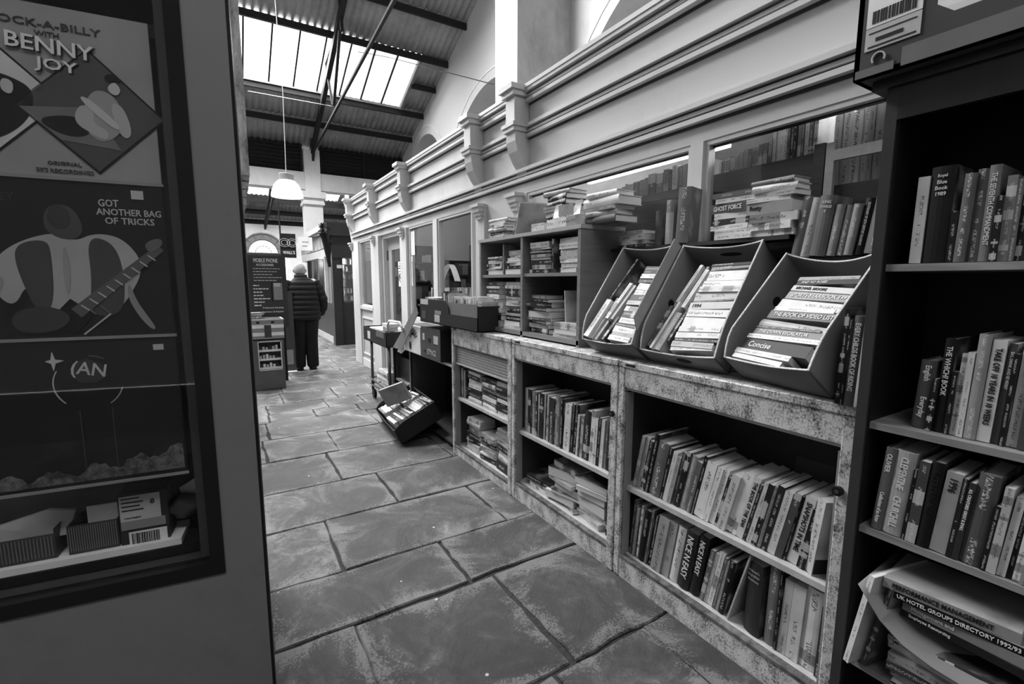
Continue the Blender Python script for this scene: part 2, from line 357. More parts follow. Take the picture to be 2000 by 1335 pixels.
#==BODY==
# ================================================================== THE SETTING
stone = None
def make_stone():
    k = N('flagstone'); tc = k.n('ShaderNodeTexCoord'); geo = k.n('ShaderNodeVertexColor', layer_name='slab')
    a = k.n('ShaderNodeTexNoise', _Scale=2.6, _Detail=10., _Roughness=.72, _Distortion=1.2); b = k.n('ShaderNodeTexNoise', _Scale=17., _Detail=9., _Roughness=.8); c = k.n('ShaderNodeTexVoronoi', _Scale=7.); g = k.n('ShaderNodeTexNoise', _Scale=110., _Detail=4., _Roughness=.8)
    for x in (a, b, c, g): k.l(tc.outputs['Object'], x.inputs['Vector'])
    s = k.math('ADD', k.math('MULTIPLY', a.outputs[0], .55), k.math('MULTIPLY', b.outputs[0], .45))
    base = k.ramp(a.outputs[0], [(.32, .018), (.46, .034), (.54, .06), (.62, .11), (.74, .26)])
    sp = k.n('ShaderNodeSeparateColor'); k.l(geo.outputs[0], sp.inputs[0])
    def mul(x, y):
        q_ = k.n('ShaderNodeMixRGB', blend_type='MULTIPLY'); q_.inputs[0].default_value = 1; k.l(x, q_.inputs[1]); k.l(y, q_.inputs[2]); return q_.outputs[0]
    base = mul(base, k.ramp(b.outputs[0], [(.34, .45), (.5, .95), (.66, 1.9)])); base = mul(base, k.ramp(sp.outputs[0], [(0., .62), (1., 1.35)]))
    wear = k.math('MULTIPLY', k.math('ADD', k.math('MULTIPLY', sp.outputs[1], .20), a.outputs[0]), 1.)      # worn pale rims and patches
    fleck = k.math('GREATER_THAN', k.math('ADD', k.math('MULTIPLY', wear, .55), k.math('MULTIPLY', g.outputs[0], .45)), .585)
    class _M: pass
    m = _M(); m.outputs = [k.mix(k.math('MULTIPLY', fleck, .5), base, .22)]
    spots = k.math('LESS_THAN', c.outputs['Distance'], .055)
    wn = k.n('ShaderNodeTexNoise', _Scale=1.7); k.l(tc.outputs['Object'], wn.inputs[0]); sel = k.math('GREATER_THAN', wn.outputs[0], .55)
    k.l(k.mix(k.math('MULTIPLY', spots, sel), m.outputs[0], .42), k.b.inputs['Base Color'])
    k.l(k.ramp(b.outputs[0], [(.3, .38), (.7, .62)]), k.b.inputs['Roughness']); k.bump(s, .8, .02); return k.m
stone = make_stone(); mortar = plain('gritty_mortar', .03, .9, var=.5, scale=60, bump=.4)
def floor():
    bm = NB(); col = bm.loops.layers.color.new('slab'); q = random.Random(3)
    rows = [-2.6, -2.0, -1.35, -.7, 0., .62, 1.22, 1.845, 2.24, 2.80, 3.345, 3.96, 4.54, 5.11, 5.42, 5.86, 6.45, 6.95, 7.4, 7.85, 8.3, 8.85, 9.3, 9.9, 10.5, 11.1, 11.8, 12.5, 13.2, 14., 14.8, 15.6, 16.6, 17.6, 18.8, 20]
    fixed = {1.22: [-.4, .366, 1.02, 1.7], 1.845: [-.3, .06, .905, 1.75], 2.24: [-.2, .41, 1.34, 1.8], 2.80: [.08, .863, 1.6], 3.345: [-.1, .625, 1.5], 3.96: [.2, .73, 1.42], 4.54: [.26, 1.24, 1.7], 5.11: [.3, .735, 1.2, 1.6], 5.42: [.31, .92, 1.32, 1.7], 5.86: [.5, 1.1, 1.6], 6.45: [.55, 1.33, 1.7]}
    for a, b in zip(rows, rows[1:]):
        xs = list(fixed.get(a, [])); x = (xs[0] if xs else q.uniform(-.2, .3)); 
        while x > -2.6: x -= q.uniform(.45, .95); xs.append(x)
        x = max(xs)
        while x < 5: x += q.uniform(.45, .95); xs.append(x)
        xs.sort()
        for c, d in zip(xs, xs[1:]):
            g = .006; n = 7; pts = []; cor = [(c+g, a+g), (d-g, a+g), (d-g, b-g), (c+g, b-g)]
            sk = [q.uniform(-.007, .007) for _ in range(8)]
            cor = [(p[0]+sk[2*i], p[1]+sk[2*i+1]*.6) for i, p in enumerate(cor)]
            for i in range(4):
                p, r = cor[i], cor[(i+1) % 4]
                for j in range(n):
                    t = j/n; e = 0 if j == 0 else 1
                    pts.append((p[0]+(r[0]-p[0])*t+q.gauss(0, .004)*e, p[1]+(r[1]-p[1])*t+q.gauss(0, .004)*e))
            cx, cy = (c+d)/2, (a+b)/2; h = q.uniform(-.004, .002); tx, ty = q.uniform(-.004, .004), q.uniform(-.004, .004); shade = q.random()
            r0 = []; r1 = []; r2 = []
            for px, py in pts:
                z = h+(px-cx)*tx+(py-cy)*ty; vx, vy = cx-px, cy-py; L = math.hypot(vx, vy)
                r0.append(bm.verts.new((px, py, -.03))); r1.append(bm.verts.new((px, py, z-.006))); r2.append(bm.verts.new((px+vx/L*.006, py+vy/L*.006, z)))
            r3 = []; dmin = min(d-c, b-a)*.24
            for v in r2: vx, vy = cx-v.co.x, cy-v.co.y; L = math.hypot(vx, vy); r3.append(bm.verts.new((v.co.x+vx/L*dmin, v.co.y+vy/L*dmin, v.co.z)))
            rim = set(r1+r2)
            fs = [bm.faces.new(r3)]; k = len(pts)
            for A, B in ((r0, r1), (r1, r2), (r2, r3)):
                for i in range(k): fs.append(bm.faces.new((A[i], A[(i+1) % k], B[(i+1) % k], B[i])))
            for f in fs:
                for lp in f.loops: lp[col] = (shade, 1. if lp.vert in rim else 0., shade, 1)
    for f in quadbox(bm, -4.5, 9.5, -5, 32, -.2, -.012, mi=1): pass
    o = obj('floor', bm, [stone, mortar]); struct(o)
floor()

# ---- roof: corrugated sheets, with glazed openings
WX = 5.08
def corr(bm, x0, x1, y0, y1, zf, per=.146, amp=.022, dz=0.):
    n = max(4, int((x1-x0)/per*6)); ny = 1
    lo = [[None]*(n+1) for _ in range(2)]
    for i in range(n+1):
        x = x0+(x1-x0)*i/n; z = amp*math.sin(2*math.pi*x/per)
        for j, y in enumerate((y0, y1)): lo[j][i] = bm.verts.new((x, y, zf(y)+z+dz+(.0 if j == 0 else .012)))
    for i in range(n): bm.faces.new((lo[0][i], lo[0][i+1], lo[1][i+1], lo[1][i]))
bm = NB(); XL = -4.2
def roof_strip(ya, yb, holes=()):
    xs = XL
    for a, b in list(holes)+[(WX, WX)]:
        if a > xs: corr(bm, xs, a, ya, yb, roofz)
        xs = b
for a, b in ((14.05, 15.25), (13.08, 14.12)): roof_strip(a, b)
roof_strip(12.2, 13.12, [(-3.6, 4.42)]); roof_strip(11.40, 12.26, [(-3.6, 4.42)])
roof_strip(10.33, 11.42); roof_strip(9.3, 10.38); roof_strip(8.35, 9.35)
roof_strip(6.75, 8.4, [(-3.6, 4.42)]); roof_strip(5.0, 6.8)
roof_strip(3.4, 5.0); roof_strip(1.6, 3.42); roof_strip(0, 1.62); roof_strip(-1.45, .02); roof_strip(-3.1, -1.42, [(-3.6, 4.42)]); roof_strip(-5, -3.08)
o = obj('ceiling', bm, fibre, smooth=True); struct(o); o.modifiers.new('thick', 'SOLIDIFY').thickness = .008
for yy in (10.34, 11.38, 13.12, 14.08, 9.32, 8.36, 6.75, 3.4, 1.6, 0., -1.42, -3.1):
    tag(bx('roof_purlin', XL, WX, yy-.03, yy+.03, roofz(yy)-.17, roofz(yy)-.035, steel),
        {10.34: 'dark steel purlin highest on the roof slope above the skylight', 11.38: 'dark steel purlin along the upper edge of the skylight', 13.12: 'dark steel purlin along the lower edge of the skylight', 14.08: 'dark steel purlin between skylight and louvres'}.get(yy, 'dark steel roof purlin outside the picture towards the camera'), 'beam', None if 10 < yy < 15 else 'purlins overhead')
tag(bx('roof_purlin', 4.42, WX, 12.17, 12.23, roofz(12.2)-.16, roofz(12.2)-.035, steel), 'short dark purlin between skylight end and plaster wall', 'beam')
def skylight(y0, y1, label):
    t = thing('skylight', label, 'skylight', (.4, (y0+y1)/2, roofz((y0+y1)/2))); L = t.location
    bm = NB(); 
    for x0, x1 in ((-3.62, -3.56), (4.38, 4.46)): beam(bm, Vector(((x0+x1)/2, y0, roofz(y0)-.02))-L, Vector(((x0+x1)/2, y1, roofz(y1)-.02))-L, .07, .12)
    for y in (y0, y1): beam(bm, Vector((-3.6, y, roofz(y)-.03))-L, Vector((4.42, y, roofz(y)-.03))-L, .05, .06)
    obj('frame', bm, plain('skylight_frame_grey', .18), t)
    x = -3.6
    while x < 4.4:
        bm = NB(); quadbox(bm, 0, .53, 0, 1, 0, .006); 
        for v in bm.verts: yy = y0+(y1-y0)*v.co.y; v.co = Vector((x+v.co.x, yy, roofz(yy)+.02+v.co.z))-L
        obj('glass_pane', bm, pane_clean, t)
        if x > -3.5:
            bm = NB(); beam(bm, Vector((x, y0, roofz(y0)))-L, Vector((x, y1, roofz(y1)))-L, .036, .05); obj('glazing_bar', bm, steel, t)
        x += .5345
skylight(11.44, 13.08, 'long bright skylight of eight wide panes in the roof slope')
skylight(6.8, 8.35, 'upper skylight above the aisle, over the top of the picture')
skylight(-3.08, -1.45, 'added unseen skylight behind the camera on the opposite roof slope')  # unseen opening added to go with the south fill light
# ---- steel truss at the tall pier
tr = thing('roof_truss', 'dark steel roof truss rising from the white pier towards the ridge', 'truss', (2.4, 15, 5.1)); L = tr.location
def tb(name, a, b, w_=.06, h_=None, x=2.4):
    bm = NB(); beam(bm, Vector((x, a[0], a[1]))-L, Vector((x, b[0], b[1]))-L, w_, h_); obj(name, bm, steel, tr)
tb('rafter', (15.1, roofz(15.1)-.26), (5, roofz(5)-.26), .10, .16)
e = onx(770, 0, 2.4); tb('tie_rod', (15, 5.02), (e.y, e.z), .05); e2 = (e.y+(e.y-15)*.6, e.z+(e.z-5.02)*.6); tb('tie_rod', (e.y, e.z), e2, .05)
def tp(px, py): p = onx(px, py, 2.4); return (p.y, p.z)
tb('strut', tp(636, 125), tp(657, 62), .05); tb('strut', tp(636, 125), tp(650, 205), .05); tb('strut', tp(664, 60), tp(652, 205), .06); tb('strut', tp(664, 0), tp(668, 60), .06)
tb('gusset', (15.1, 4.95), (14.7, 5.3), .06, .5)
# conduit with wire across the skylight
bm = NB(); a = ony(484, 178, 12.6); b = ony(650, 208, 12.6); tube(bm, [a, b], .012, 6); c = ony(700, 101, 12.2); d = onx(965, 165, 4.9)
tag(obj('cable_conduit', bm, steel_lt), 'thin metal conduit crossing below the skylight at left', 'pipe')
bm = NB(); tube(bm, [ony(699, 120, 12.3), ony(699, 101, 12.3), ony(760, 112, 12.0), d], .011, 6); tag(obj('cable_conduit', bm, steel_lt), 'thin metal rod from the skylight to the plaster pillar', 'pipe')
# ---- louvres, beam, pier
for x0, x1, lb in ((-4.2, 2.14, 'dark louvred vent left of the white pier'), (2.6, WX, 'dark louvred vent right of the white pier')):
    t = thing('louvre_vent', lb, 'vent', (x0, 15, 4.55))
    for i in range(7):
        bm = NB(); z = .05+i*.1
        quadbox(bm, 0.03, x1-x0-.03, -.06, .06, -.006, .006, Matrix.Translation((0, 0.06, z)) @ Matrix.Rotation(R_(-38), 4, 'X')); obj('slat', bm, steel, t)
    bm = NB(); quadbox(bm, 0, x1-x0, .1, .16, -.03, .0); quadbox(bm, 0, x1-x0, .1, .16, .7, .75)
    for xx in [0, (x1-x0)*.5, x1-x0-.05]: quadbox(bm, xx, xx+.05, .0, .14, 0, .72)
    quadbox(bm, 0, x1-x0, .28, .3, 0, .72)
    obj('frame', bm, steel, t)
struct(bx('wall_tie_beam', XL, WX, 14.95, 15.4, 4.02, 4.5, plaster_white)).name = 'wall_beam'
pr = thing('pier', 'tall white square pier carrying the beam between the louvres', 'pier', (2.36, 15.2, 0))
bx('shaft', 2.12, 2.61, 14.9, 15.4, 0, 3.62, plaster_white, pr); bx('shaft', 2.16, 2.58, 14.88, 15.35, 3.95, 5.12, plaster_white, pr)
bx('capital', 2.08, 2.66, 14.84, 15.45, 3.6, 3.68, plaster_white, pr); bx('capital', 2.04, 2.70, 14.8, 15.5, 3.78, 3.96, plaster_white, pr); bx('capital', 2.1, 2.64, 14.86, 15.45, 3.68, 3.78, plaster_white, pr)
# ---- far hall beyond the beam
bm = NB(); fz = lambda y: 4.84+(30-y)*.2915/1.0*1.0
corr(bm, XL, 9.4, 27.1, 30.4, fz, per=.2); corr(bm, XL, 9.4, 19.5, 23.9, fz, per=.2); corr(bm, 5.5, 9.4, 23.8, 27.2, fz, per=.2)
o = obj('ceiling_far', bm, fibre, smooth=True); struct(o)
bm = NB(); quadbox(bm, -4.2, 5.6, 23.8, 27.2, 0, .01); 
for v in bm.verts: v.co.z += fz(v.co.y)+.05
tag(obj('skylight', bm, pane_clean), 'small bright skylight of the far hall seen below the white beam', 'skylight')
for yy in (27.25, 28.7, 30): tag(bx('roof_purlin', XL, 9.4, yy-.05, yy+.05, fz(yy)-.3, fz(yy)-.05, steel), 'dark purlin of the far hall roof beyond the white beam', 'beam', 'far hall purlins')
bm = NB(); beam(bm, (2.15, 30, 4.4), (2.15, 20.5, 7.0), .1, .2); beam(bm, (2.15, 30, 4.3), (2.15, 24, 5.2), .08, .08); tag(obj('roof_truss', bm, steel), 'dark truss of the far hall seen left of the white pier below the beam', 'truss')
fw = NB(); 
AC, AR = 2.0, 1.15       # fan-lit arch
n = 24; pts = [(-4.2, 0), (AC-AR, 0), (AC-AR, 2.95)]+[(AC-AR*math.cos(math.pi*i/n), 2.95+AR*math.sin(math.pi*i/n)) for i in range(1, n)]+[(AC+AR, 2.95), (AC+AR, 0), (9.4, 0), (9.4, 4.9), (-4.2, 4.9)]
prism(fw, [(x, 30, z) for x, z in pts], (0, .4, 0)); struct(obj('wall_far', fw, plaster_white))
bm = NB(); 
for i in range(0, n+1, 3): a_ = math.pi*i/n; beam(bm, (AC-.35*math.cos(a_), 30.1, 2.95+.35*math.sin(a_)), (AC-AR*math.cos(a_), 30.1, 2.95+AR*math.sin(a_)), .03)
for r_ in (.4, .8, 1.1):
    for i in range(n): a_, b_ = math.pi*i/n, math.pi*(i+1)/n; beam(bm, (AC-r_*math.cos(a_), 30.1, 2.95+r_*math.sin(a_)), (AC-r_*math.cos(b_), 30.1, 2.95+r_*math.sin(b_)), .04)
quadbox(bm, AC-AR, AC+AR, 30.05, 30.15, 2.9, 3.0); 
for i in range(n):
    a_, b_ = math.pi*i/n, math.pi*(i+1)/n; prism(bm, [(AC-r_*math.cos(t__), 30.2, 2.95+r_*math.sin(t__)) for r_, t__ in ((.72, a_), (1.14, a_), (1.14, b_), (.72, b_))], (0, .02, 0))
tag(obj('fanlight', bm, plain('grille_grey', .22)), 'arched fan window grille in the far white wall', 'window')
bx_ = bx('dark_sign', AC-.95, AC+.85, 29.93, 30.0, 2.45, 2.95, black); tag(bx_, 'long black board under the far fan window', 'sign')
# ---- arcade wall, left of the picture plane: three arches
def arch_z(y):
    for c, r, zs in ((7.55+5.55, .0, 0),): pass
    for c, hw, zt, sp in ((13.05, 1.25, 5.48, 4.15), (9.2, 2.0, 5.62, 3.75), (4.05, 2.45, 5.75, 3.45)):
        u = (y-c)/hw
        if abs(u) < 1: return sp+(zt-sp)*math.sqrt(1-u*u)
    return None
bm = NB(); ys = [-5+i*.05 for i in range(int(20/.05)+1)]
ys = sorted(set([round(v, 4) for v in ys]+[11.8001, 14.2999, 7.2001, 11.1999, 1.6001, 6.4999]))
X0, X1 = WX, WX+.62
def vcol(y):
    a = arch_z(y); top = roofz(y)+.1; b = 0 if a is None else a
    return [bm.verts.new((X0, y, b)), bm.verts.new((X0, y, top)), bm.verts.new((X1, y, top)), bm.verts.new((X1, y, b))]
prev = None
for y in ys:
    a = arch_z(y) is not None; c = vcol(y)
    if prev:
        p, pa = prev
        if pa == a:
            for i in (0, 1, 2, 3): bm.faces.new((p[i], c[i], c[(i+1) % 4], p[(i+1) % 4]))
        else:
            c2 = [bm.verts.new(v.co) for v in (p if a else c)]
            hi, lo = (c, p) if a else (p, c)
            for i in (1,): bm.faces.new((p[1], c[1], c[2], p[2]))
            bm.faces.new((lo[0], lo[3], hi[3], hi[0])); bm.faces.new((hi[0], hi[1], lo[1])); bm.faces.new((hi[3], lo[2], hi[2]))
            bm.faces.new((lo[0], hi[0], lo[1])); bm.faces.new((lo[3], lo[2], hi[3]))
    prev = (c, a)
struct(obj('wall_arcade', bm, worn('arcade_plaster', .52, .34, 1.2, .3, .5, .85, .5, .1))); 
for c, hw, zt, sp in ((13.05, 1.25, 5.48, 4.15), (9.2, 2.0, 5.62, 3.75), (4.05, 2.45, 5.75, 3.45)):
    bm = NB()
    for i in range(25):
        a0, a1 = math.pi*i/25, math.pi*(i+1)/25
        P = lambda a_, r_: (X0-.012, c-(hw+r_)*math.cos(a_), sp+(zt-sp+r_)*math.sin(a_))
        prism(bm, [P(a0, .20), P(a1, .20), P(a1, .23), P(a0, .23)], (.02, 0, 0))
    tag(obj('arch_moulding', bm, plaster), {13.05: 'thin raised rib around the small far arch', 9.2: 'thin raised rib around the arch beside the plaster pillar', 4.05: 'thin raised rib around the big near arch'}[c], 'moulding')
struct(bx('wall_arcade_back', 9.2, 9.4, -5, 31, 0, 7, plaster)); 
bm = NB(); corr(bm, 5.7, 9.2, 0, 15, lambda y: 3.95, per=.16); 
for v in bm.verts: v.co.z += (v.co.x-5.7)*.5
struct(obj('ceiling_side_aisle', bm, plain('old_dark_sheeting', .05, .9, scale=12), smooth=True))
for v in range(3): pass
pl = bx('wall_pillar', 4.05, WX-.001, 6.49, 7.17, 2.775, 8.6, worn('pillar_plaster', .50, .26, 1.8, .34, .56, .85, .5, .15)); struct(pl)
struct(bx('wall_left', -4.3, -4.2, -5, 31, 0, 9, plain('aged_wall', .22))); struct(bx('wall_rear', -4.2, 9.2, -5.1, -5, 0, 9, MATS['aged_wall'])); 
bm = NB(); tube(bm, [(4.02, 6.35, 2.95), (4.3, 9, 2.96), (4.6, 12, 2.97), (4.7, 14.9, 3.0)], .012, 5); tag(obj('cable', bm, steel), 'dark cable strung above the shop roof ledge', 'cable')
bm = NB(); tube(bm, [(3.4, 6.4, 3.05), (3.4, 4, 3.03), (3.4, 0, 3.06)], .012, 5); tag(obj('cable', bm, steel), 'dark cable strung below the big near arch', 'cable')

# ================================================================== THE SHOPFRONT
SX = 1.95
def sy(px, py=470): return onx(px, py, SX).y
fa = thing('shop_fascia', 'long cream painted timber fascia with three moulded bands', 'fascia', (SX, 3, 2.05)); Y1 = 8.47; Y0 = -2.5
bx('board', SX, SX+.08, Y0, Y1, 2.05, 2.74, paint, fa, 0)
def mould(z, zz, prj=.035):
    for a, b, p in ((0, .022, prj), (.034, .05, prj*.8), (.062, .085, prj*1.35)):
        bx('moulding', SX-p, SX+.01, Y0, Y1, z+a, z+b, paint, fa)
    bx('shade_strip', SX-.014, SX+.01, Y0, Y1, z+.002, z+.06, shade_strip, fa); bx('shade_strip', SX-.006, SX+.01, Y0, Y1, z-.014, z, shade_strip, fa)  # dark strips colour in the shade between and under the moulding bands
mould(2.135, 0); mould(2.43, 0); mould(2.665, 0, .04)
bx('top_board', SX-.06, SX+.5, Y0, Y1, 2.75, 2.775, paint, fa)
struct(bx('ceiling_shop', SX+.03, WX, Y0, Y1, 2.70, 2.73, plain('shop_ceiling', .5)))
def corbel(y, lb, big=1.):
    t = thing('corbel_bracket', lb, 'corbel', (SX, y, 2.16)); wd = .055*big; x = SX
    bx('cap', x-.17, x, y-wd-.03, y+wd+.03, 2.735, 2.77, paint, t); bx('cap', x-.15, x, y-wd-.018, y+wd+.018, 2.70, 2.735, paint, t)
    bx('block', x-.125, x, y-wd, y+wd, 2.52, 2.70, paint, t, .004)
    bx('lower_cap', x-.15, x, y-wd-.022, y+wd+.022, 2.495, 2.52, paint, t); bx('lower_cap', x-.14, x, y-wd-.012, y+wd+.012, 2.465, 2.495, paint, t)
    bm = NB(); prof = [(0, 2.465), (-.12, 2.465), (-.118, 2.40), (-.10, 2.33), (-.06, 2.26), (-.03, 2.22), (-.022, 2.165), (0, 2.165)]
    prism(bm, [(a, -wd, z-2.16) for a, z in prof], (0, 2*wd, 0)); obj('scroll', bm, paint, t)
corbel(3.02, 'moulded cream corbel nearest the camera, left of the near shop windows', 1.15)
corbel(3.72, 'moulded cream corbel, second nearest, above the far shop front end', 1.15)
corbel(5.55, 'moulded cream corbel above the doorway pilaster, middle of the row'); corbel(6.95, 'moulded cream corbel above the far window, second from the far corner'); corbel(8.35, 'moulded cream corbel at the far corner of the shop')
# wall and openings: solid bits between windows
ZH = 2.05
def wallbit(y0, y1, z0, z1, x0=SX, x1=SX+.08, m=None, nm='wall_shop'): return struct(bx(nm, x0, x1, y0, y1, z0, z1, m or paint))
wallbit(Y0, 3.0, 0, 1.20); wallbit(2.985, 3.80, 0, ZH)
wallbit(1.475, 1.545, 1.2, ZH, SX-.01, SX+.07, paint, 'trim_1')
ya, yb = sy(798), sy(921, 450)
wallbit(yb, ya, 0, .95)
wallbit(sy(855), sy(847), .95, ZH, SX-.01, SX+.07, paint, 'trim_2')
P1 = (sy(797), sy(785)); wallbit(P1[0], P1[1], 0, ZH, SX-.03, SX+.08, paint, 'trim_3')
P2 = (sy(742), sy(727)); wallbit(P2[0], P2[1], 0, ZH, SX-.03, SX+.08, paint, 'trim_4')
P3 = (sy(702), 8.47); wallbit(P3[0], P3[1], 0, ZH, SX-.03, SX+.08, paint, 'trim_5')
wallbit(P2[1], P3[0], 0, .98, SX, SX+.06, paint_dk)
wallbit(P2[1]-.02, P3[0]+.02, .95, 1.0, SX-.03, SX+.06, paint, 'trim_6')
def frame(y0, y1, z0, z1, wd, x0, x1, m, nm, parent=None):
    bm = NB(); o_ = parent.location if parent else Vector()
    for a in ((y0, y1, z0, z0+wd), (y0, y1, z1-wd, z1), (y0, y0+wd, z0+wd, z1-wd), (y1-wd, y1, z0+wd, z1-wd)): quadbox(bm, x0-o_.x, x1-o_.x, a[0]-o_.y, a[1]-o_.y, a[2]-o_.z, a[3]-o_.z)
    return obj(nm, bm, m, parent)
struct(frame(P2[1]+.06, P3[0]-.06, .2, .82, .025, SX-.015, SX+.01, paint, 'trim_7'))
wallbit(P2[0]-.0, P3[1], 0, .12, SX-.02, SX+.01, paint, 'baseboard_shop')
for i, (a, b, z0) in enumerate(((-1.2, 1.475, 1.2), (1.545, 2.985, 1.2), (yb, sy(855), .95), (sy(847), ya, .95), (P2[1], P3[0], 1.0))):
    wn = struct(frame(a, b, z0, ZH, .022, SX+.005, SX+.05, paint, 'window_%d' % (i+1)))
    g = bx('glass_pane', SX+.028, SX+.033, a+.02, b-.02, z0+.02, ZH-.02, pane); g.parent = wn
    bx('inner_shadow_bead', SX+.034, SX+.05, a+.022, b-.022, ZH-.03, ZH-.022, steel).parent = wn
def capital(y, x=SX-.03, z=1.93):
    t = thing('pilaster_capital', 'small moulded block at pilaster top, %s' % {0: 'left of the near window', 1: 'right of the far shop window', 2: 'left of the far shop window', 3: 'right of the narrow far window', 4: 'at the far corner'}[capital.n], 'moulding', (x, y, z)); capital.n += 1
    for a, b, p in ((0, .03, .018), (.03, .06, .03), (.06, .10, .045), (.10, .125, .06)): bx('moulding', x-p, x+.02, y-.035-p*.7, y+.035+p*.7, z+a, z+b, paint, t)
capital.n = 0
wallbit(3.03, 3.17, 1.0, ZH, SX-.03, SX+.01, paint, 'trim_8'); capital(3.09)
wallbit(3.6, 3.76, 1.0, ZH, SX-.03, SX+.01, paint, 'trim_9'); capital(3.68); capital((P1[0]+P1[1])/2); capital((P2[0]+P2[1])/2); capital(P3[1]-.05)
# door: pale joinery frame, tall dark glass
D0, D1 = P1[1], P2[0]
dr = struct(frame(D0, D1, 0, ZH, .05, SX+.03, SX+.10, paint, 'door_1'))
lf = frame(D0+.05, D1-.05, .04, 2.0, .16, SX+.10, SX+.145, paint_dk, 'door_leaf'); lf.parent = dr
k_ = bx('lower_panel', SX+.115, SX+.13, D0+.2, D1-.2, .18, .75, paint_dk); k_.parent = dr
g = bx('glass_pane', SX+.12, SX+.126, D0+.2, D1-.2, .78, 1.86, pane); g.parent = dr
for z in (.5, 1.7): h_ = bx('hinge', SX+.08, SX+.10, D1-.06, D1-.035, z, z+.14, steel_lt); h_.parent = dr
def paper(y, z, wy, hz, x, lb, txt=None, m=None):
    t = bx('paper_notice', x-.002, x, y-wy/2, y+wy/2, z-hz/2, z+hz/2, m or white); tag(t, lb, 'notice')
    if txt:
        n = len(txt)
        for i, s in enumerate(txt): text('lettering', s, t, (x-.003, y, z+hz*.5-hz*(i+.7)/(n+.4)), (0, -1, 0), (0, 0, 1), wy*.82, hz*.5/(n+.4), ink_b, keep=True)
    return t
p = onx(781, 520, SX+.11); nt = paper(p.y-.02, p.z, .18, .13, SX+.11, 'white notice on the door glass, upper one')
for zz_ in (.03, .0, -.03): bx('print_line', SX+.106, SX+.1075, p.y-.08, p.y+.04-zz_, p.z+zz_, p.z+zz_+.01, ink_b, nt)
p = onx(782, 545, SX+.11); t = paper(p.y-.02, p.z, .17, .2, SX+.11, 'white no smoking notice on the door glass')
bm = NB(); c = Vector((SX+.105, p.y-.02, p.z+.02))
for i in range(20):
    a, b = 2*math.pi*i/20, 2*math.pi*(i+1)/20; beam(bm, c+Vector((0, .055*math.cos(a), .055*math.sin(a))), c+Vector((0, .055*math.cos(b), .055*math.sin(b))), .009, .003)
beam(bm, c+Vector((0, .04, .04)), c+Vector((0, -.04, -.04)), .009, .003); beam(bm, c+Vector((0, .035, -.008)), c+Vector((0, -.03, -.008)), .008, .003)
so = obj('no_smoking_symbol', bm, black); so.parent = t
for px0, px1, py0, py1, lb in ((800, 810, 452, 498, 'long white paper strip on the far shop window'), (801, 806, 500, 512, 'small white sticker below the long paper strip'), (801, 806, 513, 558, 'narrow printed strip low on the far shop window')):
    a, b = onx(px0, (py0+py1)/2, SX+.02), onx(px1, (py0+py1)/2, SX+.02); zt, zb = onx((px0+px1)/2, py0, SX+.02).z, onx((px0+px1)/2, py1, SX+.02).z
    paper((a.y+b.y)/2, (zt+zb)/2, a.y-b.y, zt-zb, SX+.02, lb)
# shop interior
struct(bx('wall_shop_back', 4.9, 5.0, Y0, Y1, 0, 2.7, plain('shop_wall', .5))); struct(bx('wall_shop_end', 2.0, 4.9, 8.39, 8.47, 0, 2.72, paint)); struct(bx('wall_shop_party', 2.1, 4.9, 3.3, 3.4, 0, 2.7, plain('shop_wall_2', .65)))
ft = thing('fluorescent_batten', 'glowing strip light inside the near shop window', 'ceiling light', (2.35, 2.2, 2.13)); bx('tube', 2.33, 2.36, 1.62, 2.75, 2.115, 2.14, emis('tube_glow', .9, 5.), ft); bx('batten', 2.32, 2.37, 1.55, 2.8, 2.14, 2.19, white, ft)
bx('hanger', 2.343, 2.347, 1.7, 1.7+.01, 2.19, 2.70, steel, ft)
bx('hanger', 2.343, 2.347, 2.6, 2.6+.01, 2.19, 2.70, steel, ft)
ft = thing('fluorescent_batten', 'glowing strip light above the books in the nearest window', 'ceiling light', (2.5, .9, 2.3)); bx('tube', 2.48, 2.51, .2, 1.4, 2.28, 2.305, MATS['tube_glow'], ft); bx('batten', 2.47, 2.52, .15, 1.45, 2.305, 2.36, white, ft)
for y_ in (.4, 1.2): bx('hanger', 2.493, 2.497, y_, y_+.01, 2.36, 2.70, steel, ft)
# interior bookcases with their backs to the windows
def backcase(y0, y1, z, lb, lip=.0, x=2.06):
    t = thing('window_bookshelf', lb, 'shelf', (x, (y0+y1)/2, .0)); bx('back_board', x, x+.02, y0, y1, .02, z+lip, dark_panel, t); bx('shelf', x+.02, x+.30, y0, y1, z-.03, z-.005, dark_panel, t); bx('side', x+.02, x+.3, y0, y0+.02, 0, z+lip, dark_panel, t); bx('side', x+.02, x+.3, y1-.02, y1, 0, z+lip, dark_panel, t); return t
backcase(1.56, 2.96, 1.885, 'dark bookcase back standing inside the middle window')
backcase(1.035, 1.53, 1.90, 'dark bookcase back inside the nearest window, left part', .015)
backcase(.1, 1.0, 1.775, 'dark low bookcase back inside the nearest window, right part')
rk = thing('pale_wooden_rack', 'pale wooden rail and post in the nearest shop window', 'rack', (2.05, .98, 1.76)); bx('post', 2.035, 2.055, .955, .985, 1.0, 1.935, timber('pale_timber', .42, .1), rk); bx('rail', 2.035, 2.055, .2, .955, 1.865, 1.905, MATS['pale_timber'], rk)
bx('dark_post', 2.035, 2.058, .99, 1.03, 1.0, 1.94, dark_panel, rk)
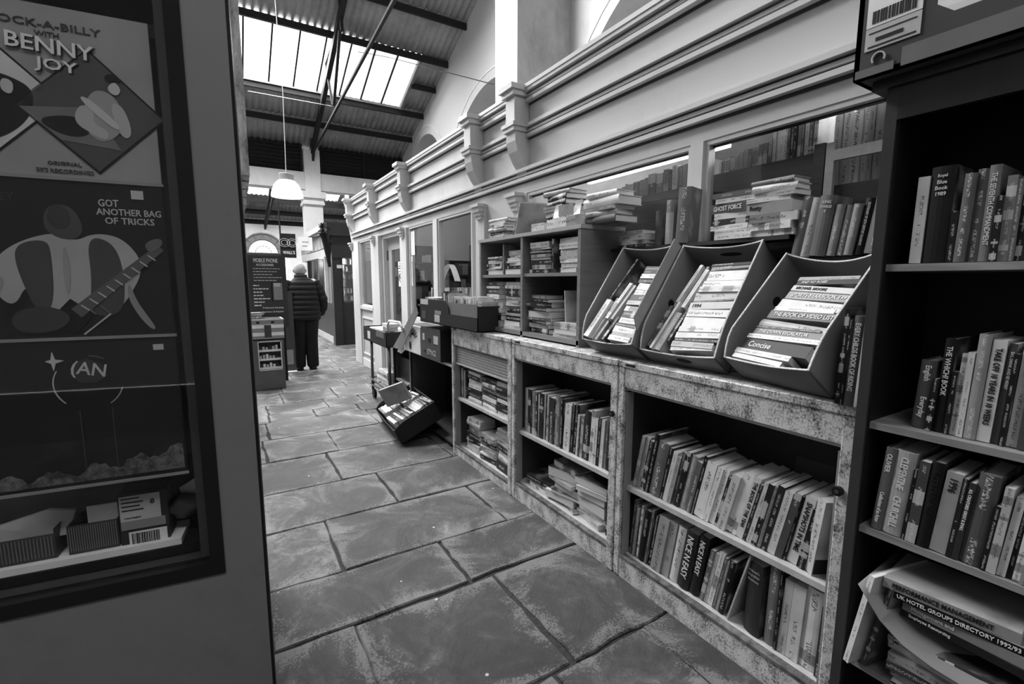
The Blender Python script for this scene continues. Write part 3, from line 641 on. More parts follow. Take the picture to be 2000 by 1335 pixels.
# ================================================================== RUSTY CABINETS
XF, XB, HC = 1.527, 1.94, 1.045
def cabinet(y0, y1, lb, shelfz, tambour=False, lock=None, botz=.112):
    """y0 near (right) side, y1 far (left) side"""
    t = thing('office_cabinet', lb, 'cabinet', (XF, (y0+y1)/2, 0))
    B = lambda nm, *a, **k: bx(nm, *a, t, **k)
    B('top', XF-.006, XB, y0, y1, HC-.03, HC, rust, bevel=.003)
    B('side_panel', XF+.02, XB, y0, y0+.012, 0, HC-.03, rust_dk); B('side_panel', XF+.02, XB, y1-.012, y1, 0, HC-.03, rust_dk)
    B('fascia', XF, XF+.02, y0+.03, y1-.03, .925 if not tambour else .905, HC-.031, rust)
    for a, b in ((y0, y0+.044), (y1-.034, y1)): B('stile', XF-.004, XF+.03, a, b, 0.0, HC-.031, rust, bevel=.003)
    for a in (y0+.048, y1-.046): B('runner_channel', XF+.008, XF+.05, a, a+.006, botz, .90, grey)
    B('plinth', XF, XF+.02, y0+.034, y1-.034, .0, botz-.003, rust)
    B('plinth_edge', XF-.003, XF+.03, y0+.034, y1-.034, botz-.012, botz, rust_dk)
    B('floor_panel', XF+.03, XB-.012, y0+.012, y1-.012, botz-.02, botz-.001, shelf_m)
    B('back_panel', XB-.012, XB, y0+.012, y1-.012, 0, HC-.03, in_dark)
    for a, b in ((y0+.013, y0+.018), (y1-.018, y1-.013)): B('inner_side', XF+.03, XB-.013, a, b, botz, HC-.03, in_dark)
    B('shelf', XF+.025, XB-.013, y0+.02, y1-.02, shelfz-.022, shelfz, shelf_m)
    if tambour:
        bm = NB(); n = 7; z1, z0 = .905, .765
        for i in range(n): z = z0+(z1-z0)*i/n; quadbox(bm, .022, .034, y0+.04-t.location.y, y1-.04-t.location.y, z+.0015, z+(z1-z0)/n-.0015)
        obj('tambour_shutter', bm, slat_m, t, bevel=.002)
        B('shutter_edge', XF+.015, XF+.04, y0+.036, y1-.036, .748, .762, pale)
    else: B('shutter_edge', XF+.01, XF+.035, y0+.036, y1-.036, .912, .921, pale)
    if lock:
        bm = NB(); tube(bm, [(-.018, lock-t.location.y, .785), (.0, lock-t.location.y, .785)], .014, 16); lk = obj('lock', bm, black, t)
        bm = NB(); tube(bm, [(-.020, lock-t.location.y, .785), (-.017, lock-t.location.y, .785)], .006, 12); obj('lock_barrel', bm, steel_lt, lk)
    B('maker_plate', XF-.008, XF-.005, y1-.10, y1-.045, HC-.02, HC-.010, black)
    return t
cabinet(.585, 1.548, 'largest nearest rust speckled metal cabinet, without shutter', .452, lock=.622)
cabinet(1.556, 2.497, 'middle rust speckled metal cabinet, open below a bare fascia', .458, lock=1.58)
cabinet(2.505, 3.425, 'farthest rusty metal cabinet with a partly lowered slatted shutter', .476, True, botz=.075)

# ---- nearest cabinet
PU = 'on the nearest cabinet\'s upper shelf'
row(PU, 'books on the nearest cabinet upper shelf', XF+.045, .452, 1.488, .725, [
    (12, 26, .25, 'P'), (15, 26, .42, 'P'), (13, 25, .05, 'P'), (15, 29, .02, 'H'), (34, 26, .14, 'H'), (10, 25, .02, 'P'), (13, 24, .55, 'P'), (12, 22.5, .30, 'P'), (10, 25, .06, 'P'), (13, 26, .02, 'P'), (20, 25, .28, 'H'),
    (15, 23.5, .12, 'P'), (9, 27, .02, 'P'), (26, 25, .62, 'P'), (14, 24.5, .62, 'P'), (14, 24.5, .62, 'P'), (9, 22, .04, 'P'), (20, 24, .46, 'P'), (24, 25.5, .6, 'P'), (17, 26, .6, 'P', 'THE BOOK OF THE YEAR', ),
    (8, 24, .05, 'P'), (12, 25.5, .5, 'P'), (11, 25.5, .03, 'P'), (8, 26, .55, 'P'), (14, 26, .04, 'P'), (16, 25, .5, 'P'), (14, 25.5, .07, 'P'), (8, 25, .02, 'P'), (20, 25.5, .62, 'P', 'SNAPSHOTS IN TIME'), (14, 22, .03, 'P')],
    dmax=.27, leans=[11]*6+[12]*8+[13]*8+[11]*5+[10]*3)
# the big pale booklet with a bold T, standing at the right end
bk = book('M', .035, .27, .17, .45, (XF+.05, .712, .456), R_(-30), R_(8), 'pale booklet with big dark T, rightmost on nearest cabinet\'s upper shelf', None, None)
text('cover_letter', 'T', bk, (.085, -.0185, .13), (1, 0, 0), (0, 0, 1), .07, .07, ink_b); text('cover_lettering', 'Inn', bk, (.085, -.0185, .035), (1, 0, 0), (0, 0, 1), .07, .028, ink_w)
bb = NB(); quadbox(bb, .003, .168, -.0182, -.0178, .004, .06); obj('dark_base_band', bb, black, bk)
PL = 'on the nearest cabinet\'s lower shelf'
row(PL, 'books on the nearest cabinet lower shelf', XF+.04, .112, 1.495, 1.115, [
    (9, 28, .06, 'P'), (6, 26, .16, 'P'), (6, 25, .25, 'P'), (8, 26, .02, 'P'), (7, 27, .55, 'P'), (24, 26, .02, 'H'), (10, 28, .08, 'P'), (16, 26, .02, 'H'), (36, 27, .30, 'B'), (28, 27, .30, 'B'),
    (30, 26.5, .55, 'H'), (38, 27, .045, 'H', 'NICE N EASY'), (30, 27.5, .03, 'H', 'NICE N EASY')], dmax=.26, leans=[6]*5+[8]*3+[9]*5)
row('right of the dark binders below', 'thin books on the nearest cabinet lower shelf', XF+.045, .112, 1.108, .995, [
    (14, 24, .12, 'P'), (12, 23.5, .4, 'P'), (18, 25, .6, 'P'), (11, 24, .10, 'P'), (9, 23, .3, 'P'), (20, 24, .02, 'H')], dmax=.24, leans=10)
book('M', .006, .31, .22, .4, (XF+.04, .975, .114), 0, R_(14), 'thin pale board leaning left of the torn dark dictionary', None)
book('H', .062, .275, .2, .05, (XF+.045, .885, .114), R_(-8), 0, 'thick torn dark dictionary standing on nearest cabinet\'s lower shelf', None, '=Webster\'s|Biographical|Dictionary', ink=.3)
row('right of the torn dictionary', 'books right of the torn dictionary', XF+.045, .112, .842, .645, [
    (26, 31, .16, 'H'), (6, 30, .02, 'P'), (18, 28, .4, 'P'), (26, 28, .5, 'P'), (34, 29, .62, 'H'), (14, 25, .04, 'H')], dmax=.24, leans=2)
p = thing('framed_print', 'dim grey board standing at the back of the nearest cabinet', 'board', (1.88, .86, .455)); bx('board', 1.89, 1.9, .75, .99, .455, .83, dgrey, p); bx('inner_panel', 1.887, 1.89, .79, .93, .52, .72, plain('dim_grey', .10), p)
# ---- middle cabinet
row('on the middle cabinet\'s upper shelf', 'books on the middle cabinet upper shelf', XF+.045, .458, 2.425, 1.625, [
    (24, 28, .22, 'P'), (18, 28, .03, 'P'), (34, 27.5, .16, 'H'), (7, 27, .04, 'P'), (9, 26.5, .6, 'P'), (24, 28, .02, 'P'), (9, 28.5, .4, 'P'), (10, 28, .02, 'P'), (14, 28, .35, 'P'), (30, 27.5, .05, 'P'), (9, 29, .42, 'P'), (24, 30, .17, 'H'),
    (18, 29, .02, 'H'), (32, 27, .55, 'P'), (14, 28, .02, 'P'), (20, 28.5, .02, 'H'), (9, 23.5, .5, 'P'), (7, 23, .04, 'P'), (12, 24, .42, 'P'), (34, 27, .045, 'H'), (16, 28.5, .6, 'M'), (16, 25, .55, 'P'), (12, 26, .02, 'P'), (14, 25.5, .6, 'P'), (16, 26, .14, 'H'), (14, 26, .03, 'P'), (18, 28, .05, 'H')],
    dmax=.28, leans=[1]*5+[2]*8+[4]*14)
XM = XF+.05
pile('in the left pile, middle cabinet below', 'left pile, middle cabinet lower shelf', XM, 2.27, .113, [(14, 23, .6, 'P'), (16, 22, .3, 'P'), (18, 24, .02, 'P')], tot=.075)
pile('in second pile from left, middle cabinet below', 'second pile, middle cabinet lower shelf', XM, 2.03, .113, [(10, 25, .1, 'M'), (26, 23, .62, 'P', None, True), (12, 21, .05, 'P', None, True), (26, 22, .02, 'P', None, True), (14, 22, .4, 'P'), (34, 22, .03, 'P', None, True), (20, 24, .1, 'P')], tot=.24, yawj=16, jit=.03)
pile('in third pile from left, middle cabinet below', 'third pile, middle cabinet lower shelf', XM+.005, 1.805, .113, [(18, 22, .45, 'P'), (18, 22, .42, 'P'), (36, 22, .12, 'P', None, True), (26, 20, .02, 'P', None, True), (14, 21, .5, 'P', None, True), (24, 23, .02, 'P', None, True)], tot=.23, yawj=13, jit=.025)
row('at the right end of middle cabinet\'s bottom', 'upright books at right end of the middle cabinet bottom', XM, .113, 1.672, 1.612, [(12, 26, .02, 'P'), (12, 26, .25, 'P'), (20, 26, .5, 'P')], dmax=.2, leans=1)
# ---- far cabinet with the shutter
row('at the left end of the shuttered cabinet', 'upright books at left end of the shuttered cabinet', XM, .477, 3.37, 3.28, [(16, 24, .2, 'P'), (10, 22, .45, 'P'), (14, 22, .02, 'P')], leans=0)
for yc, nm, sd in ((3.14, 'left pile of the shuttered cabinet', 11), (2.91, 'middle pile of the shuttered cabinet', 12), (2.69, 'right pile of the shuttered cabinet', 13)):
    pile('in the '+nm, nm, XM, yc, .477, rnd_items(7, sd, (15, 34), (19, 21.5), (.02, .04, .12, .5, .6, .62)), tot=.235, yawj=3)
for yc, nm, sd, yj, tt in ((3.17, 'lower left pile of the shuttered cabinet', 21, 8, .26), (2.92, 'lower middle pile of the shuttered cabinet', 22, 14, .2), (2.69, 'lower right pile of the shuttered cabinet', 23, 5, .3)):
    pile('in the '+nm, nm, XM, yc, .076, rnd_items(7, sd, (15, 34), (19, 22), (.02, .12, .3, .5, .6, .62)), tot=tt, yawj=yj)

# ================================================================== BEECH SHELF UNIT ON TOP
u = thing('beech_shelf_unit', 'low beech shelf unit standing on the rusty cabinets', 'bookcase', (1.62, 2.53, HC))
UX, UB, UT = 1.62, 1.935, 1.702
U = lambda nm, *a, m=beech: bx(nm, *a, m, u)
U('top', UX-.005, UB, 1.952, 3.122, UT-.022, UT, m=beech_edge); U('bottom', UX, UB, 1.96, 3.112, 1.056, 1.082)
for a in (1.957, 2.525, 3.09): U('upright', UX, UB, a, a+.024, 1.046, UT-.022, m=beech if a != 1.957 else beech)
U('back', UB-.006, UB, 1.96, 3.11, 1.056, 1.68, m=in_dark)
U('shelf', UX+.008, UB-.006, 1.981, 2.525, 1.432, 1.452); U('shelf', UX+.008, UB-.006, 2.549, 3.09, 1.428, 1.448)
XS = UX+.02
pile('in the far left pile, upper left compartment', 'far left pile in upper left compartment', XS, 2.93, 1.449, [(26, 21, .62, 'P', None, True), (9, 20, .3, 'P'), (14, 20, .6, 'P'), (16, 20, .05, 'P'), (20, 19, .5, 'P'), (12, 20, .02, 'P'), (10, 20, .6, 'P')], tot=.125, maxd=.2)
book('P', .014, .2, .14, .14, (XS, 2.80, 1.45), 0, 0, 'dark upright book dividing the two piles, upper left compartment', None)
pile('in the second pile, upper left compartment', 'second pile in upper left compartment', XS, 2.665, 1.449, [(26, 20, .62, 'P', None, True), (18, 19, .02, 'P'), (14, 17, .6, 'P'), (10, 16, .5, 'P'), (16, 18, .6, 'P'), (10, 15, .45, 'P'), (26, 16, .25, 'P')], tot=.155)
pile('in the far left pile, lower left compartment', 'far left pile in lower left compartment', XS, 2.95, 1.083, [(34, 22, .5, 'P', None, True), (24, 21, .02, 'P'), (14, 20, .03, 'P'), (24, 20, .55, 'P', None, True), (10, 22, .5, 'M'), (36, 19, .45, 'P', None, True), (24, 21, .55, 'P'), (30, 18, .06, 'P'), (12, 18, .5, 'P'), (24, 18, .05, 'P')], tot=.318)
pile('in the second pile, lower left compartment', 'second pile in lower left compartment', XS, 2.68, 1.083, [(14, 21, .6, 'P'), (22, 20, .5, 'P', None, True), (26, 20, .02, 'P'), (10, 20, .3, 'P'), (34, 18, .03, 'H'), (14, 20, .6, 'P'), (10, 17, .4, 'P'), (22, 20, .35, 'H'), (34, 18, .02, 'P'), (14, 19, .5, 'P'), (16, 19, .25, 'P')], tot=.315)
pile('in the left pile, upper right compartment', 'left pile in upper right compartment', XS, 2.37, 1.453, [(18, 21, .02, 'P'), (22, 20, .42, 'P'), (24, 21, .02, 'P'), (12, 20, .5, 'P'), (14, 20, .3, 'P'), (22, 21, .02, 'H'), (8, 20, .55, 'P'), (28, 19, .4, 'P')], tot=.185)
book('P', .022, .195, .13, .03, (XS+.01, 2.245, 1.453), 0, 0, 'dark upright book beside the left pile, upper right compartment', None)
pile('in the right pile, upper right compartment', 'right pile in upper right compartment', XS, 2.085, 1.453, [(20, 15, .6, 'P'), (20, 16, .5, 'P'), (14, 17, .6, 'P'), (16, 18, .4, 'P'), (28, 19, .6, 'H'), (24, 19, .55, 'P'), (22, 18, .35, 'P')], tot=.19)
pile('in the left pile, lower right compartment', 'left pile in lower right compartment', XS, 2.38, 1.083, [(24, 22, .02, 'H'), (20, 21, .3, 'P'), (16, 21, .02, 'P'), (12, 22, .12, 'P'), (30, 22, .45, 'P', None, True), (18, 22, .03, 'P'), (24, 23, .05, 'P'), (14, 20, .02, 'P'), (18, 18, .1, 'P')], tot=.235, yawj=9)
pile('in the right pile, lower right compartment', 'right pile in lower right compartment', XS-.01, 2.10, 1.083, [(16, 21, .6, 'P'), (22, 21, .42, 'P', None, True), (30, 19, .5, 'P')], tot=.085)
book('P', .008, .18, .13, .5, (XS+.03, 2.14, 1.17), 0, R_(-4), 'thin pale upright book in the lower right compartment', None)
# ---- piles on top of the unit
pile('in the pile on the unit\'s far end', 'pile on the far end of the beech unit', UX+.0, 2.86, UT, [(12, 23, .4, 'P'), (14, 20, .05, 'P'), (20, 24, .25, 'H'), (14, 20, .55, 'P'), (12, 20, .62, 'P'), (16, 22, .45, 'H')], tot=.125, yawj=6)
book('H', .02, .185, .26, .10, (UX+.01, 2.665, UT), 0, R_(28), 'dark board leaning right beside the far pile on the unit', None)
book('H', .018, .21, .28, .38, (UX+.0, 2.62, UT+.002), R_(-14), R_(29), 'large pale hardback leaning on the beech unit top', None)
pile('in the low pile before the propped paper', 'low pile on the beech unit top', UX+.0, 2.38, UT, [(20, 14, .55, 'P'), (18, 12, .5, 'P')], tot=.045)
pile('in the tall pile behind the white booklet', 'tall pile on the beech unit top', UX+.05, 2.25, UT, [(40, 21, .5, 'P'), (24, 22, .05, 'P'), (22, 22, .55, 'H'), (26, 21, .3, 'P'), (24, 21, .03, 'H', None), (26, 21, .02, 'H'), (24, 22, .35, 'H'), ], tot=.225, yawj=8)
pile('beneath the curled white booklet', 'books beneath the curled booklet', UX-.005, 2.12, UT, [(46, 26, .62, 'P')], tot=.05, yawj=0)
pile('in the near pile on the beech unit', 'near pile on the beech unit top', UX+.06, 1.895, UT-.0, [(30, 25, .12, 'H'), (20, 21, .5, 'H'), (18, 23, .2, 'P'), (36, 26, .62, 'H'), (22, 21, .6, 'H')], tot=.16, yawj=7, maxd=.19)
bm = NB()   # the booklet with curling cover flaps
for y0 in (2.02, 2.20):
    pr_ = [(-.002+.012*math.sin(i/8*math.pi)+.010*i/8*2.2, y0-.0+.022*math.sin(i/8*3), UT+.052+.078*i/8) for i in range(9)]
    for a, b in zip(pr_, pr_[1:]):
        vs_ = [bm.verts.new((UX+a[0], a[1], a[2])), bm.verts.new((UX+a[0], a[1]-.055, a[2])), bm.verts.new((UX+b[0], b[1]-.055, b[2])), bm.verts.new((UX+b[0], b[1], b[2]))]; bm.faces.new(vs_)
bmesh.ops.remove_doubles(bm, verts=bm.verts, dist=1e-4)
for i in range(10):
    pass
o = obj('open_booklet', bm, white); o.modifiers.new('thick', 'SOLIDIFY').thickness = .0015; tag(o, 'white booklet with curling page flaps propped on the beech unit', 'booklet')
bm = NB(); quadbox(bm, UX+.0, UX+.004, 2.03, 2.155, UT+.058, UT+.118, None); obj('picture_page', bm, cover_mat(.3, .02), o)

# ================================================================== TALL DARK BOOKCASE (right edge)
BX = 1.45
c = thing('dark_bookcase', 'tall black bookcase with timber shelves at the right', 'bookcase', (BX, .13, 0))
K = lambda nm, *a, m=blackwood: bx(nm, *a, m, c)
K('side_panel', BX, BX+.32, .545, .570, 0, 1.88, m=plain('bookcase_side_black', .04, .4)); K('side_panel', BX, BX+.32, -.34, -.31, 0, 1.88)
K('back_panel', BX+.31, BX+.325, -.31, .545, 0, 1.88, m=black); K('top_panel', BX-.01, BX+.325, -.35, .60, 1.88, 1.902)
K('cornice', BX, BX+.02, -.31, .545, 1.80, 1.88); K('plinth', BX+.01, BX+.03, -.31, .545, 0, .10)
for z in (1.446, 1.028, .733, .335): K('shelf', BX+.012, BX+.31, -.31, .545, z-.018, z, m=oak)
K('inner_side', BX+.01, BX+.31, .540, .545, .1, 1.88, m=black)
XBK = BX+.05
row('on the top shelf of the black bookcase', 'books on the black bookcase top shelf', XBK-.032, 1.447, .498, .255, [(20, 20.8, .42, 'P'), (40, 22.6, .02, 'H', '=Royal|Blue|Book|1989'), (12, 11.9, .02, 'P'), (17, 20.0, .13, 'H'), (17, 20.7, .10, 'H'), (17, 21.2, .18, 'H', 'THE SEVENTH COMMANDMENT'), (10, 14.3, .02, 'P'), (14, 18.4, .2, 'P'), (9, 17.4, .1, 'P'), (9, 20.2, .02, 'P'), (10, 20.2, .03, 'P'), (15, 20.9, .5, 'P', 'HELEN & SUZIE'), (14, 21.4, .02, 'P')], dmax=.15, leans=1)
row('on the black bookcase\'s second shelf', 'books on the black bookcase second shelf', XBK-.01, 1.029, .466, .215, [(24, 17.5, .07, 'H', 'English|Everyday'), (8, 13.4, .02, 'P'), (17, 23.5, .02, 'H', 'THE WHICH? BOOK'), (8, 15.7, .02, 'P'), (10, 20.2, .4, 'P'), (9, 20.7, .5, 'P'), (17, 25.2, .26, 'H'), (18, 24.1, .55, 'P', 'TAKE OFF 10 YEARS IN 10 WEEKS'), (10, 23.5, .06, 'P', 'EAT, DRINK AND BE MERRY'), (8, 21.3, .02, 'P'), (14, 24.6, .5, 'P'), (14, 24.6, .06, 'P', 'CAR BOOT SALES'), (14, 22.4, .36, 'P'), (14, 17.9, .03, 'P')], dmax=.16, leans=2)
row('on the black bookcase\'s third shelf', 'books on the black bookcase third shelf', XBK-.035, .734, .518, .215, [(18, 23.3, .12, 'H', 'OLIVIER|Confessions of an Actor'), (32, 23.2, .36, 'H', 'CLEMENTINE|CHURCHILL', .7), (7, 19.4, .02, 'P'), (16, 22.1, .06, 'P'), (20, 22.7, .015, 'H', 'A CERTAIN AGE', .08), (24, 21.1, .30, 'P', '1996'), (8, 20.5, .03, 'P'), (9, 20.0, .05, 'P', 'ALL CREATURES GREAT & SMALL'), (28, 22.7, .09, 'H'), (8, 16.2, .02, 'P'), (12, 21.1, .4, 'P'), (11, 19.4, .5, 'P'), (7, 19.4, .02, 'P'), (9, 21.1, .55, 'P'), (14, 21.6, .5, 'P')], dmax=.16, leans=4)
# pile on the bottom shelf with a sagging card tray
zz = pile('in the pile under the sagging card', 'magazines under the sagging card', BX-.005, .315, .336, [(12, 25, .03, 'M'), (14, 26, .3, 'M'), (16, 24, .06, 'P'), (14, 25, .35, 'M'), (18, 27, .5, 'H'), (10, 26, .3, 'M')], tot=.13, yawj=10, maxd=.19)
book('H', .018, .235, .18, .05, (BX-.01, .31, .47), R_(8), 0, 'dark hardback inside the card tray, third layer of pile', None, lying=True)
book('P', .02, .24, .18, .02, (BX-.0, .31, .535), R_(-4), 0, 'black paperback lettered Employee Resourcing above the sagging card', None, 'Employee Resourcing', lying=True, ink=.5)
book('P', .026, .23, .18, .2, (BX-.0, .31, .556), R_(-2), 0, 'grey paperback lettered Management in the bottom shelf pile', None, 'Management and', lying=True)
book('P', .02, .26, .19, .015, (BX-.006, .325, .583), R_(2), 0, 'black directory dated 1992/93 near the top of the pile', None, 'UK HOTEL GROUPS DIRECTORY 1992/93', lying=True, ink=.62, tfrac=.95)
book('P', .026, .25, .19, .26, (BX-.006, .34, .604), R_(4), 0, 'topmost grey paperback in the bottom shelf pile', None, 'PERFORMANCE MANAGEMENT', lying=True, ink=.03)
book('M', .014, .29, .22, .5, (BX-.03, .525, .345), R_(-14), R_(9), 'pale tall booklet leaning at the left of the bottom pile', None)
book('M', .012, .27, .21, .06, (BX-.0, .495, .345), R_(-14), R_(11), 'dark booklet leaning behind the pale tall booklet', None)
bm = NB(); pts = [(.505, .60), (.485, .575), (.45, .53), (.40, .495), (.34, .478), (.27, .472), (.20, .475), (.1, .49)]
for a, b in zip(pts, pts[1:]): bm.faces.new([bm.verts.new(q) for q in ((BX-.055, a[0], a[1]), (BX-.055, b[0], b[1]), (BX+.2, b[0], b[1]+.02), (BX+.2, a[0], a[1]+.02))])
bmesh.ops.remove_doubles(bm, verts=bm.verts, dist=1e-4); o = obj('sagging_card_tray', bm, card, smooth=True); o.modifiers.new('t', 'SOLIDIFY').thickness = .004; tag(o, 'grey card tray sagging under books on the black bookcase bottom shelf', 'tray')
# printed carton on top of the bookcase
ct = thing('printed_carton', 'dark printed fruit carton on top of the black bookcase', 'carton', (1.40, .2, 1.904)); cx, cy0, cy1, cz, ch = 1.40, -.05, .628, 1.904, .215
bm = NB(); hexp = [(cy1, cz), (cy1, cz+ch), (cy0, cz+ch), (cy0, cz)]
quadbox(bm, 0, .012, cy0-.2, .335-.2, 0, ch); quadbox(bm, 0, .012, .335-.2, .475-.2, 0, .085); quadbox(bm, 0, .012, .335-.2, .475-.2, .17, ch); quadbox(bm, 0, .012, .475-.2, cy1-.2, 0, ch)
for a, b, c_, d_ in ((.475, .44, .085, .115), (.475, .455, .17, .145), (.335, .36, .085, .12), (.335, .36, .17, .145)):
    bm.faces.new([bm.verts.new((.0, q[0]-.2, q[1])) for q in ((a, c_), (b, c_), (a, d_))])
quadbox(bm, .0, .40, cy1-.2-.012, cy1-.2, 0, ch); quadbox(bm, .0, .40, cy0-.2, cy0-.2+.012, 0, ch); quadbox(bm, .388, .40, cy0-.2, cy1-.2, 0, ch); quadbox(bm, 0, .4, cy0-.2, cy1-.2, 0, .012)
obj('carton_body', bm, plain('dark_print_card', .055, .6), ct)
bx('base_flap', cx-.004, cx, cy0, cy1-.10, cz+.003, cz+.045, plain('bare_card_grey', .15, .8), ct); bx('base_flap', cx-.003, cx, cy1-.085, cy1-.005, cz+.003, cz+.022, MATS['bare_card_grey'], ct)
lb = bx('label', cx-.003, cx-.001, .497, .607, cz+.115, cz+.215, white, ct); 
lb2 = bx('label', cx-.003, cx-.001, .497, .607, cz+.062, cz+.113, pale, ct); bx('label_print', cx-.0042, cx-.0032, .53, .585, cz+.08, cz+.088, ink_b, ct); bx('label_print', cx-.0042, cx-.0032, .505, .60, cz+.068, cz+.071, ink_b, ct); bx('label_print', cx-.0042, cx-.0032, .505, .60, cz+.1, cz+.102, ink_b, ct)
bm = NB(); q = random.Random(4); y = .595
while y > .51: wv = q.uniform(.0012, .004); quadbox(bm, cx-.0042, cx-.0032, y-wv, y, cz+.122, cz+.15); y -= wv+q.uniform(.001, .003)
for v in bm.verts: v.co -= ct.location
obj('barcode', bm, black, ct)
bx('white_label', cx-.003, cx-.001, .19, .285, cz+.13, cz+.2, white, ct); text('label_lettering', '60', ct, (-.004, .235-.2, .165), (0, -1, 0), (0, 0, 1), .04, .03, ink_g)
bm = NB()
for i in range(14):
    a, b = 4.2*i/14-.6, 4.2*(i+1)/14-.6; beam(bm, (-.003, .575-.2+.013*math.cos(a), .028+.014*math.sin(a)+.01), (-.003, .575-.2+.013*math.cos(b), .028+.014*math.sin(b)+.01), .007, .003)
obj('round_emblem', bm, pale, ct)
# three tall books between box and bookcase
row('between the tilted box and black bookcase', 'upright books between the nearest tilted box and the bookcase', 1.50, HC+.001, .652, .582, [(10, 28, .02, 'P'), (7, 25, .02, 'P'), (22, 26, .10, 'H', 'EVERY CHILDS BOOK OF RIDING'), (17, 27, .5, 'H')], dmax=.2, leans=2)
# ================================================================== TILTED CARDBOARD BOXES OF BOOKS
class TB:
    def __init__(s, x, y, yaw, tilt, W, L, D, base=HC+.003):
        ps, ta = R_(yaw), R_(tilt)
        s.u = Vector((-math.sin(ps), -math.cos(ps), 0)); hx = Vector((math.cos(ps), -math.sin(ps), 0)); Z = Vector((0, 0, 1))
        s.v = math.cos(ta)*hx+math.sin(ta)*Z; s.w = math.sin(ta)*hx-math.cos(ta)*Z
        s.P = Vector((x, y, base+D*math.cos(ta))); s.W, s.L, s.D = W, L, D
    def p(s, u, v, w): return s.P+s.u*u+s.v*v+s.w*w
    def build(s, name, lb, m, m2, dips=(.0, .04, .0, .05), th=.006, hole=None, cat='box'):
        """dips: rim curve depth for left, top, right, low walls"""
        t = thing(name, lb, cat, s.p(s.W/2, 0, s.D)); o = t.location
        W, L, D = s.W, s.L, s.D; n = 14
        def wall(nm, f, dep, length, nrm):
            bm = NB(); top = [f(i/n*length, dep(i/n)) for i in range(n+1)]; pts = top+[f(length, D), f(0, D)]
            prism(bm, [q-o for q in pts], nrm*th, 0)
            ob = obj(nm, bm, m, t)
            em = NB()
            for a, b in zip(top, top[1:]): prism(em, [a-o, b-o, b-o-s.w*.004, a-o-s.w*.004], nrm*th)
            obj('rim_edge', em, m2, t)
        c = lambda k: (lambda q: dips[k]*math.sin(math.pi*q)**.8 if 0 < q < 1 else 0)
        low = lambda q: dips[0]*max(0, 1-q/.22)**1.6
        lowr = lambda q: dips[2]*max(0, 1-q/.30)**1.6
        wall('side_wall', lambda a, b: s.p(0, a, b), low, L, s.u)
        wall('side_wall', lambda a, b: s.p(W, a, b), lowr, L, -s.u)
        wall('end_wall', lambda a, b: s.p(a, L, b), c(1), W, -s.v)
        wall('end_wall', lambda a, b: s.p(a, 0, b), lambda q: dips[0]+(dips[2]-dips[0])*q+dips[3]*math.sin(math.pi*q), W, s.v)
        bm = NB(); prism(bm, [s.p(0, 0, D-th)-o, s.p(W, 0, D-th)-o, s.p(W, L, D-th)-o, s.p(0, L, D-th)-o], s.w*th); obj('base_panel', bm, m, t)
        if hole:
            for (side, a, b, r1, r2) in hole:
                e = []
                for i in range(16):
                    an = 2*math.pi*i/16; q1, q2 = a+r1*math.cos(an), b+r2*math.sin(an)
                    e.append((s.p(W+.0008, q1, q2) if side == 'R' else s.p(.0062, q1, q2) if side == 'L' else s.p(q1, -.0008, q2) if side == 'F' else s.p(q1, L-.0068, q2))-o)
                bm = NB(); prism(bm, e, {'R': s.u*.0006, 'L': s.u*.0006, 'F': -s.v*.0006, 'T': -s.v*.0006}[side]); obj('handle_hole', bm, black, t)
        return t
    def mat(s, X, Y, Zv, o): return Matrix(((X.x, Y.x, Zv.x, o.x), (X.y, Y.y, Zv.y, o.y), (X.z, Y.z, Zv.z, o.z), (0, 0, 0, 1)))
    def across(s, u0, v0, w0, items, where, group, rot=0., du=0., tot=None):
        """stack growing up the slope, spines facing out, lettering running to the right"""
        k = tot*1000/sum(i[0] for i in items) if tot else 1; v = v0; n = len(items)
        for i, it in enumerate(items):
            t = it[0]*k/1000; h = it[1]/100; jr = R_(rot+random.uniform(-3, 3)); uu = u0+du*(v-v0)+random.uniform(-.008, .008)
            uv_ = s.u*math.cos(jr)-s.v*math.sin(jr); vv = s.v*math.cos(jr)+s.u*math.sin(jr)
            o = s.p(uu, v+t/2, w0+random.uniform(0, .008))+uv_*h
            pos = 'bottommost' if i == 0 else 'topmost' if i == n-1 else ordn(n-i)+' from the top'
            book(it[3], t-.001, h, min(.125, s.D-w0-.008), it[2], None, M=s.mat(s.w, -vv, -uv_, o), label='%s %s, %s %s' % (tone_word(it[2]), KIND[it[3]][1], pos, where), group=group, title=it[4] if len(it) > 4 else None, ink=it[5] if len(it) > 5 else None, tfrac=.9)
            v += t
    def along(s, items, where, group):
        """books standing up the slope: (u, v, w, rot, thickness, length, tone, kind, depth[, title])"""
        for i, it in enumerate(items):
            u_, v_, w_, rot, t, h, tone, kd, dep = it[:9]; r = R_(rot)
            Zv = s.v*math.cos(r)+s.u*math.sin(r); Y = -(s.u*math.cos(r)-s.v*math.sin(r))
            book(kd, t, h, dep, tone, None, M=s.mat(s.w, Y, Zv, s.p(u_, v_, w_)), label='%s %s, %s slanting book from left %s' % (tone_word(tone), KIND[kd][1], ordn(i+1), where), group=group, title=it[9] if len(it) > 9 else None)
b3 = TB(1.500, 1.040, 12, 49, .345, .46, .17); b2 = TB(1.49, 1.43, -3, 54, .365, .53, .15); b1 = TB(1.472, 1.80, -1, 54.5, .345, .53, .165)
b3.build('cardboard_box', 'nearest tilted grey cardboard box of paperbacks, with round hand hole', card, card_edge, (.05, .055, .03, .015), hole=[('R', .14, .10, .028, .014), ('L', .30, .09, .02, .02)])
